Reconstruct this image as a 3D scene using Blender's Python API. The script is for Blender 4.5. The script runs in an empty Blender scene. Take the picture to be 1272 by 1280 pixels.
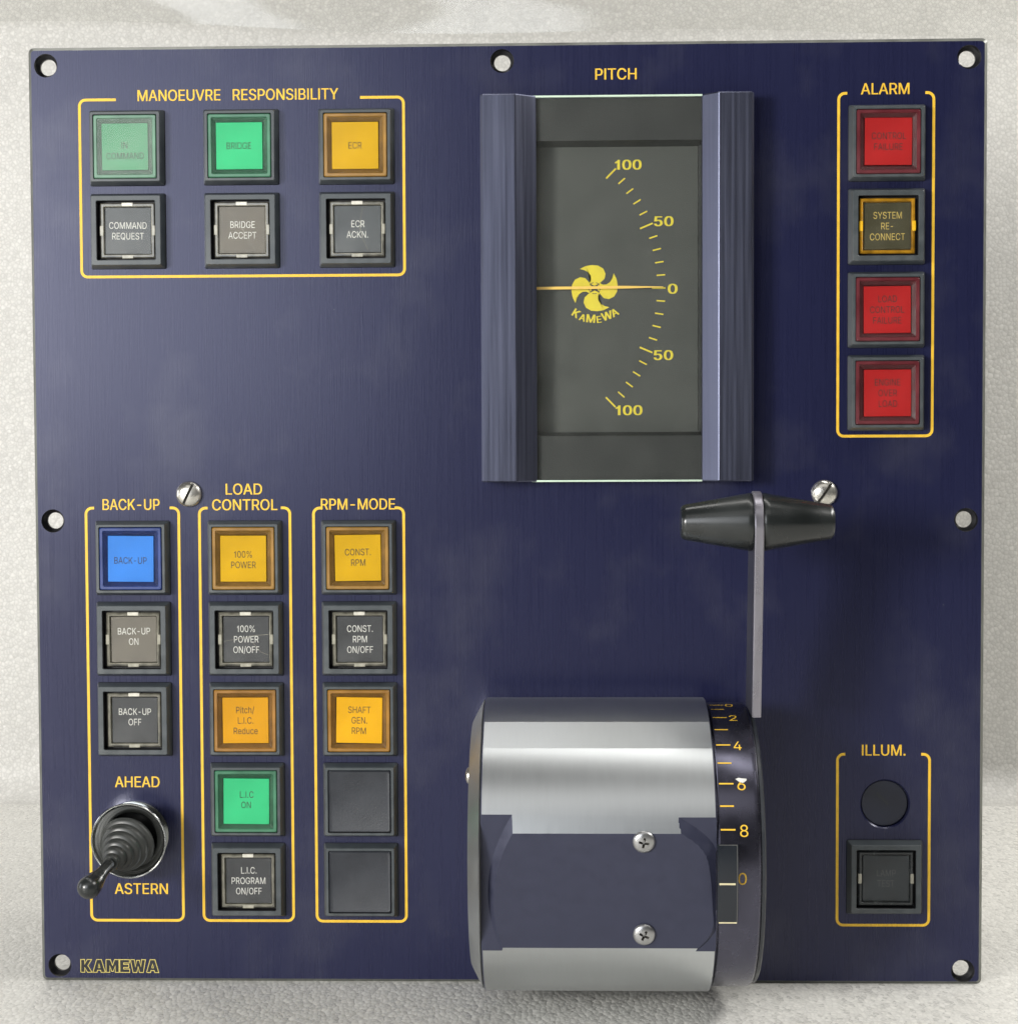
import bpy, bmesh, math, random
from mathutils import Vector, Matrix
random.seed(7)
S = bpy.context.scene
COL = S.collection
MM = 0.001

# ------------------------------------------------------------------ camera
R0 = (0.99959383, 0.00437069, 0.02816145)
R1 = (-0.00318286, 0.9991089, -0.04208663)
R2 = (-0.0283203, 0.04197991, 0.998717)
PH = 293.3                                    # face plate height, mm
PW = 296.0                                    # face plate width, mm
def pm(u, v, w=0.0):                          # panel mm (from top left, w towards viewer) -> world metres
    return Vector(((u - PW / 2) * MM, -w * MM, (PH - v) * MM))
cam_d = bpy.data.cameras.new('camera')
cam = bpy.data.objects.new('camera', cam_d); COL.objects.link(cam)
def cv(r): return Vector((r[0], r[2], -r[1]))
xr, yd, zf = cv(R0), cv(R1), cv(R2)
M = Matrix.Identity(4)
for i in range(3):
    M[i][0] = xr[i]; M[i][1] = -yd[i]; M[i][2] = -zf[i]
M.translation = pm(164.72, 121.30, 560.0)
cam.matrix_world = M
cam_d.sensor_fit = 'HORIZONTAL'; cam_d.sensor_width = 36.0
cam_d.lens = 36.0 * 2251.75 / 1272.0
cam_d.clip_start = 0.01; cam_d.clip_end = 50
S.camera = cam

# ------------------------------------------------------------------ world, lamps, exposure
W = bpy.data.worlds.new('World'); S.world = W; W.use_nodes = True
bg = W.node_tree.nodes['Background']
bg.inputs[0].default_value = (1.0, 0.985, 0.95, 1); bg.inputs[1].default_value = 0.022
def area(name, loc, target, sx, sy, power, col):
    l = bpy.data.lights.new(name, 'AREA'); l.shape = 'RECTANGLE'; l.size = sx; l.size_y = sy
    l.energy = power; l.color = col
    o = bpy.data.objects.new(name, l); COL.objects.link(o); o.location = loc
    o.rotation_euler = (Vector(target) - Vector(loc)).to_track_quat('-Z', 'Y').to_euler()
    return o
area('key_lamp', (-0.74, -0.86, 0.29), (0.05, 0, 0.13), 0.24, 0.24, 12.5, (1.0, 0.975, 0.93))
area('sheen_fill', (-0.37, -0.85, 0.335), (-0.12, 0, 0.22), 0.46, 0.40, 2.7, (0.90, 0.94, 1.0))  # added unseen fill, puts a soft sheen on the left of the panel
area('left_fill', (-1.30, -0.12, 0.22), (0.0, -0.05, 0.15), 0.5, 0.6, 3.0, (0.95, 0.97, 1.0))  # added unseen side light, for the bright reflection on the right rail slope
area('ceiling_lamp', (0.0, -0.95, 0.98), (0.0, 0.0, 0.1), 1.2, 0.42, 1.7, (1.0, 0.98, 0.95))
area('rear_wall_fill', (0.78, 0.155, 0.72), (0.28, 0.29, 0.20), 0.9, 0.18, 11.5, (1.0, 0.98, 0.94))  # added behind the panel to brighten the foam wall on the right
area('upper_wall_fill', (-0.1, 0.10, 1.30), (0.0, 0.22, 0.2), 1.6, 0.16, 6.0, (1.0, 0.98, 0.94))  # added overhead to brighten the foam and the drum's upper reflection
S.view_settings.view_transform = 'Standard'; S.view_settings.look = 'None'
S.view_settings.gamma = 1.0; S.view_settings.use_curve_mapping = False
S.view_settings.exposure = 0.0
S.render.engine = 'CYCLES'

# ------------------------------------------------------------------ materials
def mat(name, base, rough=0.5, metal=0.0, coat=0.0, var=0.12, scale=60, stretch=(1, 1, 1), bump=0.0, bscale=400,
        rvar=0.1, spec=0.5, alpha=1.0, dust=0.0, specks=0.0, aniso=0.0, coat_r=0.1):
    m = bpy.data.materials.new(name); m.use_nodes = True
    nt = m.node_tree; n = nt.nodes; L = nt.links
    p = n['Principled BSDF']
    tc = n.new('ShaderNodeTexCoord')
    mp = n.new('ShaderNodeMapping'); mp.inputs['Scale'].default_value = stretch
    L.new(tc.outputs['Object'], mp.inputs['Vector'])
    nz = n.new('ShaderNodeTexNoise'); nz.inputs['Scale'].default_value = scale; nz.inputs['Detail'].default_value = 6
    L.new(mp.outputs[0], nz.inputs['Vector'])
    mr = n.new('ShaderNodeMapRange'); mr.inputs['From Min'].default_value = 0.3; mr.inputs['From Max'].default_value = 0.7
    mr.inputs['To Min'].default_value = 1 - var; mr.inputs['To Max'].default_value = 1 + var
    L.new(nz.outputs['Fac'], mr.inputs['Value'])
    mx = n.new('ShaderNodeVectorMath'); mx.operation = 'SCALE'
    mx.inputs[0].default_value = base
    L.new(mr.outputs[0], mx.inputs['Scale'])
    col = mx.outputs[0]
    if dust > 0:
        n2 = n.new('ShaderNodeTexNoise'); n2.inputs['Scale'].default_value = 26; n2.inputs['Detail'].default_value = 5
        n2.inputs['Roughness'].default_value = 0.6
        L.new(tc.outputs['Object'], n2.inputs['Vector'])
        m2 = n.new('ShaderNodeMapRange'); m2.inputs['From Min'].default_value = 0.52; m2.inputs['From Max'].default_value = 0.8
        m2.inputs['To Min'].default_value = 0; m2.inputs['To Max'].default_value = dust
        L.new(n2.outputs['Fac'], m2.inputs['Value'])
        mm = n.new('ShaderNodeMix'); mm.data_type = 'RGBA'
        L.new(m2.outputs[0], mm.inputs[0]); L.new(col, mm.inputs[6]); mm.inputs[7].default_value = (0.5, 0.5, 0.48, 1)
        col = mm.outputs[2]
    if specks > 0:                      # scattered dust grains
        n3 = n.new('ShaderNodeTexVoronoi'); n3.inputs['Scale'].default_value = 170
        L.new(tc.outputs['Object'], n3.inputs['Vector'])
        s3 = n.new('ShaderNodeSeparateColor'); L.new(n3.outputs['Color'], s3.inputs[0])
        g1 = n.new('ShaderNodeMath'); g1.operation = 'MULTIPLY_ADD'; g1.inputs[1].default_value = 0.075; g1.inputs[2].default_value = -0.052
        L.new(s3.outputs[0], g1.inputs[0])                          # most cells get no grain, some a small one
        g2 = n.new('ShaderNodeMath'); g2.operation = 'LESS_THAN'; L.new(n3.outputs['Distance'], g2.inputs[0]); L.new(g1.outputs[0], g2.inputs[1])
        g3 = n.new('ShaderNodeMath'); g3.operation = 'MULTIPLY'; g3.inputs[1].default_value = specks; L.new(g2.outputs[0], g3.inputs[0])
        m4 = n.new('ShaderNodeMix'); m4.data_type = 'RGBA'
        L.new(g3.outputs[0], m4.inputs[0]); L.new(col, m4.inputs[6]); m4.inputs[7].default_value = (0.30, 0.30, 0.29, 1)
        col = m4.outputs[2]
    L.new(col, p.inputs['Base Color'])
    r2 = n.new('ShaderNodeMapRange'); r2.inputs['From Min'].default_value = 0.3; r2.inputs['From Max'].default_value = 0.7
    r2.inputs['To Min'].default_value = max(0.02, rough - rvar); r2.inputs['To Max'].default_value = min(1, rough + rvar)
    L.new(nz.outputs['Fac'], r2.inputs['Value']); L.new(r2.outputs[0], p.inputs['Roughness'])
    p.inputs['Metallic'].default_value = metal
    p.inputs['Coat Weight'].default_value = coat; p.inputs['Coat Roughness'].default_value = coat_r
    p.inputs['Specular IOR Level'].default_value = spec
    p.inputs['Anisotropic'].default_value = aniso
    p.inputs['Alpha'].default_value = alpha
    if bump > 0:
        nb = n.new('ShaderNodeTexNoise'); nb.inputs['Scale'].default_value = bscale; nb.inputs['Detail'].default_value = 3
        L.new(mp.outputs[0], nb.inputs['Vector'])
        b = n.new('ShaderNodeBump'); b.inputs['Strength'].default_value = bump; b.inputs['Distance'].default_value = 0.0004
        L.new(nb.outputs['Fac'], b.inputs['Height']); L.new(b.outputs[0], p.inputs['Normal'])
    return m

def clear(name, tint, refl=1.0, rough=0.05, veil=None, veil_amt=0.0):
    """thin clear plastic or glass: transparent body with a fresnel gloss and an optional diffuse veil (painted reflection haze on lens and glass)"""
    m = bpy.data.materials.new(name); m.use_nodes = True
    nt = m.node_tree; n = nt.nodes; L = nt.links
    n.remove(n['Principled BSDF'])
    out = n['Material Output']
    tr = n.new('ShaderNodeBsdfTransparent'); tr.inputs[0].default_value = (*tint, 1)
    gl = n.new('ShaderNodeBsdfGlossy'); gl.inputs['Roughness'].default_value = rough
    fr = n.new('ShaderNodeFresnel'); fr.inputs[0].default_value = 1.5
    mu = n.new('ShaderNodeMath'); mu.operation = 'MULTIPLY'; mu.inputs[1].default_value = refl
    ge = n.new('ShaderNodeNewGeometry')                    # gloss on the outer face only
    bf = n.new('ShaderNodeMath'); bf.operation = 'SUBTRACT'; bf.inputs[0].default_value = 1.0; L.new(ge.outputs['Backfacing'], bf.inputs[1])
    ff = n.new('ShaderNodeMath'); ff.operation = 'MULTIPLY'; L.new(fr.outputs[0], ff.inputs[0]); L.new(bf.outputs[0], ff.inputs[1])
    L.new(ff.outputs[0], mu.inputs[0])
    s = tr.outputs[0]
    if veil:
        df = n.new('ShaderNodeBsdfDiffuse'); df.inputs[0].default_value = (*veil, 1)
        tc = n.new('ShaderNodeTexCoord'); nz = n.new('ShaderNodeTexNoise'); nz.inputs['Scale'].default_value = 90
        nz.inputs['Detail'].default_value = 6
        L.new(tc.outputs['Object'], nz.inputs['Vector'])
        m2 = n.new('ShaderNodeMapRange'); m2.inputs['From Min'].default_value = 0.3; m2.inputs['From Max'].default_value = 0.75
        m2.inputs['To Min'].default_value = veil_amt * 0.4; m2.inputs['To Max'].default_value = veil_amt * 1.5
        L.new(nz.outputs['Fac'], m2.inputs['Value'])
        mv = n.new('ShaderNodeMixShader'); L.new(m2.outputs[0], mv.inputs[0]); L.new(s, mv.inputs[1]); L.new(df.outputs[0], mv.inputs[2])
        s = mv.outputs[0]
    mx = n.new('ShaderNodeMixShader')
    L.new(mu.outputs[0], mx.inputs[0]); L.new(s, mx.inputs[1]); L.new(gl.outputs[0], mx.inputs[2])
    L.new(mx.outputs[0], out.inputs['Surface'])
    return m

def foam(name, base, cell, bump, coat, coat_r, grain=1.0, ys=1.0):
    m = bpy.data.materials.new(name); m.use_nodes = True
    nt = m.node_tree; n = nt.nodes; L = nt.links
    p = n['Principled BSDF']
    tc = n.new('ShaderNodeTexCoord')
    mp = n.new('ShaderNodeMapping'); mp.inputs['Scale'].default_value = (1, ys, 1); L.new(tc.outputs['Object'], mp.inputs['Vector'])
    wv = n.new('ShaderNodeTexNoise'); wv.inputs['Scale'].default_value = cell * 0.6
    L.new(mp.outputs[0], wv.inputs['Vector'])
    sc = n.new('ShaderNodeVectorMath'); sc.operation = 'SCALE'; sc.inputs['Scale'].default_value = 0.35 / cell
    L.new(wv.outputs['Color'], sc.inputs[0])
    ad = n.new('ShaderNodeVectorMath'); ad.operation = 'ADD'
    L.new(mp.outputs[0], ad.inputs[0]); L.new(sc.outputs[0], ad.inputs[1])
    v = n.new('ShaderNodeTexVoronoi'); v.feature = 'F1'; v.inputs['Scale'].default_value = cell
    L.new(ad.outputs[0], v.inputs['Vector'])
    ve = n.new('ShaderNodeTexVoronoi'); ve.feature = 'DISTANCE_TO_EDGE'; ve.inputs['Scale'].default_value = cell
    L.new(ad.outputs[0], ve.inputs['Vector'])
    # each bead has its own slight tone, seams between beads are a little darker
    mr = n.new('ShaderNodeMapRange'); mr.inputs['From Max'].default_value = 0.30
    mr.inputs['To Min'].default_value = 1 - 0.16 * grain; mr.inputs['To Max'].default_value = 1.0
    L.new(ve.outputs['Distance'], mr.inputs['Value'])
    sx = n.new('ShaderNodeSeparateColor'); L.new(v.outputs['Color'], sx.inputs[0])
    m3 = n.new('ShaderNodeMapRange'); m3.inputs['To Min'].default_value = 1 - 0.09 * grain; m3.inputs['To Max'].default_value = 1.05
    L.new(sx.outputs[0], m3.inputs['Value'])
    mu = n.new('ShaderNodeMath'); mu.operation = 'MULTIPLY'; L.new(mr.outputs[0], mu.inputs[0]); L.new(m3.outputs[0], mu.inputs[1])
    big = n.new('ShaderNodeTexNoise'); big.inputs['Scale'].default_value = 9; big.inputs['Detail'].default_value = 4
    L.new(tc.outputs['Object'], big.inputs['Vector'])
    mb = n.new('ShaderNodeMapRange'); mb.inputs['From Min'].default_value = 0.3; mb.inputs['From Max'].default_value = 0.7
    mb.inputs['To Min'].default_value = 0.94; mb.inputs['To Max'].default_value = 1.03
    L.new(big.outputs['Fac'], mb.inputs['Value'])
    mu2 = n.new('ShaderNodeMath'); mu2.operation = 'MULTIPLY'; L.new(mu.outputs[0], mu2.inputs[0]); L.new(mb.outputs[0], mu2.inputs[1])
    cs = n.new('ShaderNodeVectorMath'); cs.operation = 'SCALE'; cs.inputs[0].default_value = base
    L.new(mu2.outputs[0], cs.inputs['Scale']); L.new(cs.outputs[0], p.inputs['Base Color'])
    p.inputs['Roughness'].default_value = 0.55
    gw = n.new('ShaderNodeMapRange'); gw.inputs['From Min'].default_value = 0.55; gw.inputs['From Max'].default_value = 0.95
    gw.inputs['To Min'].default_value = coat * 0.15; gw.inputs['To Max'].default_value = coat          # some beads are glassier than others
    L.new(sx.outputs[1], gw.inputs['Value']); L.new(gw.outputs[0], p.inputs['Coat Weight'])
    p.inputs['Coat Roughness'].default_value = coat_r
    inv = n.new('ShaderNodeMath'); inv.operation = 'POWER'; inv.inputs[1].default_value = 2.0
    L.new(v.outputs['Distance'], inv.inputs[0])
    b = n.new('ShaderNodeBump'); b.inputs['Strength'].default_value = bump; b.inputs['Distance'].default_value = 0.0006; b.invert = True
    L.new(inv.outputs[0], b.inputs['Height']); L.new(b.outputs[0], p.inputs['Normal'])
    fn = n.new('ShaderNodeTexNoise'); fn.inputs['Scale'].default_value = cell * 1.6; fn.inputs['Detail'].default_value = 3
    L.new(mp.outputs[0], fn.inputs['Vector'])
    b2 = n.new('ShaderNodeBump'); b2.inputs['Strength'].default_value = 0.9; b2.inputs['Distance'].default_value = 0.0009
    L.new(fn.outputs['Fac'], b2.inputs['Height']); L.new(b2.outputs[0], p.inputs['Coat Normal'])
    return m

M_PANEL = mat('navy_anodised_plate', (0.0125, 0.0145, 0.050), 0.28, 0.20, spec=0.50, var=0.04, scale=200, stretch=(6, 1, 0.12), rvar=0.02, dust=0.05, specks=0.5, bump=0.05, bscale=500)
M_RAIL = mat('navy_brushed_rail', (0.100, 0.107, 0.155), 0.34, 0.85, var=0.12, scale=200, stretch=(6, 6, 0.1), rvar=0.06, dust=0.03)
M_COVER = mat('navy_anodised_cover', (0.034, 0.037, 0.066), 0.46, 0.30, var=0.04, scale=300, dust=0.012, specks=0.3, bump=0.05, bscale=900)
M_BLACKHOLE = mat('black_edge', (0.012, 0.012, 0.014), 0.35)
M_YEL = mat('yellow_print', (0.78, 0.475, 0.030), 0.55, var=0.12, scale=300)
M_DIALYEL = mat('dial_yellow_print', (0.68, 0.56, 0.035), 0.6, var=0.06, scale=300)
M_POINT = mat('pointer_paint', (0.85, 0.55, 0.12), 0.45, var=0.05)
M_BEZEL = mat('grey_plastic_bezel', (0.048, 0.057, 0.062), 0.42, var=0.16, scale=200, dust=0.16)
M_BEZDARK = mat('dark_plastic', (0.018, 0.021, 0.026), 0.4, var=0.15, scale=200)
M_BLANK = mat('charcoal_blank_cap', (0.026, 0.029, 0.036), 0.5, var=0.15, scale=150, bump=0.1, bscale=1500, dust=0.03)
M_WELL = mat('well_black', (0.008, 0.008, 0.010), 0.5)
M_CARD = mat('charcoal_legend_card', (0.030, 0.032, 0.036), 0.45, var=0.25, scale=120, dust=0.10)
M_CARDTAN = mat('faded_taupe_card', (0.125, 0.112, 0.090), 0.5, var=0.15, scale=120, dust=0.05)
M_CARDGREY = mat('faded_grey_card', (0.060, 0.068, 0.074), 0.45, var=0.3, scale=110, dust=0.15)
M_CARDOLIVE = mat('olive_card', (0.050, 0.046, 0.022), 0.45, var=0.15, scale=120)
M_TXTW = mat('white_print', (0.62, 0.62, 0.58), 0.6, var=0.2, scale=500)
M_TXTD = mat('dark_print', (0.014, 0.012, 0.010), 0.6, var=0.25, scale=500)
M_TXTY = mat('dull_yellow_print', (0.50, 0.38, 0.10), 0.6, var=0.2, scale=500)
M_RIMCLR = mat('clear_plastic_rim', (0.105, 0.10, 0.078), 0.18, var=0.6, scale=260, coat=0.6, rvar=0.08)
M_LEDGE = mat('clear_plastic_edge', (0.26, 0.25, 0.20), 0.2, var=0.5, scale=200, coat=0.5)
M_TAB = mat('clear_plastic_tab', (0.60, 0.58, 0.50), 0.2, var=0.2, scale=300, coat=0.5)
M_CLEAR = clear('clear_plastic_cover', (0.975, 0.975, 0.97), 0.16, 0.14, (0.5, 0.5, 0.46), 0.006)
M_VEILED = clear('reflection_veil_cover', (0.975, 0.975, 0.97), 0.7, 0.2, (0.5, 0.5, 0.46), 0.06)  # diffuse veil puts the reflected haze on IN COMMAND into the cover
M_GLASS = clear('gauge_glass', (0.99, 0.995, 0.985), 0.9, 0.03, (0.42, 0.43, 0.40), 0.02)  # the grey veil stands in for haze reflected in the glass
M_GEDGE = mat('glass_edge', (0.55, 0.68, 0.55), 0.2, var=0.1, coat=0.5)  # pale green carries the highlight along the glass edges
M_MASK = mat('gauge_mask', (0.014, 0.016, 0.016), 0.6, var=0.12, scale=500, bump=0.12, bscale=2000)
M_DIAL = mat('gauge_dial', (0.048, 0.052, 0.048), 0.65, var=0.08, scale=200)
M_SILVER = mat('brushed_aluminium', (0.52, 0.54, 0.55), 0.35, 1.0, var=0.014, scale=260, stretch=(4, 0.5, 0.5), rvar=0.012)
M_CAP = mat('grey_end_cap', (0.30, 0.31, 0.31), 0.38, 0.8, var=0.08)
M_RING = mat('navy_scale_ring', (0.085, 0.084, 0.115), 0.26, 0.9, var=0.06, scale=200, rvar=0.04)
M_BLACKPL = mat('black_gloss_plastic', (0.013, 0.015, 0.015), 0.26, coat=0.1, var=0.25, scale=90, rvar=0.08, dust=0.03, specks=0.4)
M_RUBBER = mat('black_rubber', (0.022, 0.024, 0.022), 0.42, var=0.2, scale=150, dust=0.05)
M_ARM = mat('lever_arm_metal', (0.27, 0.26, 0.295), 0.34, 0.75, var=0.12, scale=260, stretch=(1, 1, 0.15), dust=0.05)
M_ARMSIDE = mat('lever_arm_side', (0.06, 0.06, 0.075), 0.35, 0.5, var=0.08)
M_STEEL = mat('nickel_screw', (0.60, 0.58, 0.53), 0.28, 0.9, var=0.1, scale=300, bump=0.1, bscale=1500)
M_STEELD = mat('grey_screw', (0.38, 0.38, 0.38), 0.34, 0.9, var=0.15, scale=300)
M_SLOT = mat('screw_slot', (0.02, 0.018, 0.014), 0.6)
M_CHROME = mat('chrome_collar', (0.48, 0.49, 0.48), 0.16, 1.0, var=0.1, scale=100, rvar=0.04)
M_BRASS = mat('brass_collar_base', (0.35, 0.28, 0.14), 0.3, 0.9)
M_FOAM = foam('white_foam_sheet', (0.585, 0.575, 0.545), 560, 0.32, 0.9, 0.16, 1.0)
M_FLOOR = foam('wrapped_foam_floor', (0.72, 0.71, 0.67), 720, 0.32, 1.0, 0.12, 0.75, 0.55)
M_EDGE = mat('worn_plate_edge', (0.16, 0.165, 0.15), 0.42, 0.5, var=0.2, scale=120)
M_FILM = clear('plastic_film', (0.97, 0.97, 0.965), 1.2, 0.12, (0.7, 0.69, 0.65), 0.05)
def lens_set(kind, rim, card):
    return (mat(kind + '_lens_rim', rim, 0.40, coat=0.12, var=0.28, scale=150, dust=0.06),
            mat(kind + '_legend_card', card, 0.55, spec=0.15, var=0.14, scale=70),
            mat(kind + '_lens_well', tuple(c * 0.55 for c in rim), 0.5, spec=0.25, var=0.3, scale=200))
LENS = {
    'green': lens_set('green', (0.040, 0.155, 0.085), (0.035, 0.47, 0.19)),
    'pale_green': lens_set('pale_green', (0.095, 0.21, 0.135), (0.07, 0.30, 0.145)),
    'amber': lens_set('amber', (0.26, 0.135, 0.02), (0.56, 0.325, 0.003)),
    'orange': lens_set('orange', (0.26, 0.12, 0.015), (0.60, 0.28, 0.004)),
    'bright_amber': lens_set('bright_amber', (0.27, 0.125, 0.012), (0.72, 0.37, 0.003)),
    'blue': lens_set('blue', (0.014, 0.035, 0.16), (0.04, 0.20, 0.64)),
    'red': lens_set('red', (0.105, 0.014, 0.020), (0.37, 0.010, 0.011)),
}
M_AMBERCLR = mat('amber_clear_rim', (0.34, 0.17, 0.012), 0.15, coat=0.6, var=0.5, scale=220)
M_AMBERTAB = mat('amber_clear_tab', (0.78, 0.45, 0.02), 0.2, coat=0.5)

# ------------------------------------------------------------------ mesh helpers  (all in mm; a right, b up, w towards the viewer)
def P(a, b, w): return Vector((a, -w, b))
def build(name, bm, m, parent=None, loc=(0, 0, 0), smooth=30, label=None, rot=None):
    bmesh.ops.remove_doubles(bm, verts=bm.verts, dist=1e-5)
    bmesh.ops.recalc_face_normals(bm, faces=bm.faces)
    me = bpy.data.meshes.new(name)
    bm.to_mesh(me); bm.free()
    me.transform(Matrix.Scale(MM, 4))
    for mm_ in (m if isinstance(m, (list, tuple)) else [m]): me.materials.append(mm_)
    if smooth:
        for p in me.polygons: p.use_smooth = True
        me.set_sharp_from_angle(angle=math.radians(smooth))
    return link(name, me, parent, loc, label, rot)
def link(name, me, parent=None, loc=(0, 0, 0), label=None, rot=None):
    o = bpy.data.objects.new(name, me); COL.objects.link(o)
    o.location = loc
    if rot is not None: o.rotation_euler = rot
    if parent: o.parent = parent
    if label: o['label'] = label
    return o
def off(a, b, w=0): return (a * MM, -w * MM, b * MM)
def rr(wd, ht, r, w, n=4, ca=0, cb=0):
    pts = []
    for sx, sy, a0 in ((1, 1, 0), (-1, 1, 90), (-1, -1, 180), (1, -1, 270)):
        for i in range(n + 1):
            t = math.radians(a0 + 90 * i / n)
            pts.append(P(ca + sx * (wd / 2 - r) + r * math.cos(t), cb + sy * (ht / 2 - r) + r * math.sin(t), w))
    return pts
def circ(r, w, n=48, ca=0, cb=0):
    return [P(ca + r * math.cos(2 * math.pi * i / n), cb + r * math.sin(2 * math.pi * i / n), w) for i in range(n)]
def loft(bm, loops, cap0=False, cap1=False, mi=0, mis=None):
    vs = [[bm.verts.new(p) for p in lp] for lp in loops]
    n = len(loops[0])
    for k in range(len(vs) - 1):
        for i in range(n):
            j = (i + 1) % n
            f = bm.faces.new((vs[k][i], vs[k][j], vs[k + 1][j], vs[k + 1][i]))
            f.material_index = mis[k] if mis else mi
    if cap0: bm.faces.new(vs[0][::-1]).material_index = mis[0] if mis else mi
    if cap1: bm.faces.new(vs[-1]).material_index = mis[-1] if mis else mi
    return vs
def box(bm, a0, a1, b0, b1, w0, w1, ch=0.0, mi=0):
    ca, cb, wd, ht = (a0 + a1) / 2, (b0 + b1) / 2, a1 - a0, b1 - b0
    r = max(ch, 1e-3)
    if ch:
        loft(bm, [rr(wd, ht, r, w0, 2, ca, cb), rr(wd, ht, r, w1 - ch, 2, ca, cb), rr(wd - 2 * ch, ht - 2 * ch, r * 0.5, w1, 2, ca, cb)], True, True, mi)
    else:
        q = lambda w: [P(a0, b0, w), P(a1, b0, w), P(a1, b1, w), P(a0, b1, w)]
        loft(bm, [q(w0), q(w1)], True, True, mi)
def stroke(bm, pts, width, w, t=0.05, mi=0):
    """flat printed line of a given width along a polyline"""
    L, Rr = [], []
    for i, p in enumerate(pts):
        p = Vector(p)
        d1 = (Vector(pts[i]) - Vector(pts[i - 1])).normalized() if i else None
        d2 = (Vector(pts[i + 1]) - Vector(pts[i])).normalized() if i < len(pts) - 1 else None
        if d1 is None: d1 = d2
        if d2 is None: d2 = d1
        n1, n2 = Vector((-d1.y, d1.x)), Vector((-d2.y, d2.x))
        m = (n1 + n2); m = m.normalized(); k = 1 / max(0.4, m.dot(n1))
        L.append(p + m * width / 2 * k); Rr.append(p - m * width / 2 * k)
    for i in range(len(pts) - 1):
        q = [L[i], Rr[i], Rr[i + 1], L[i + 1]]
        f = bm.faces.new([bm.verts.new(P(x.x, x.y, w + t)) for x in q]); f.material_index = mi
def corner(cx, cy, r, a0, a1, n=6):
    return [(cx + r * math.cos(math.radians(a0 + (a1 - a0) * i / n)), cy + r * math.sin(math.radians(a0 + (a1 - a0) * i / n))) for i in range(n + 1)]
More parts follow.
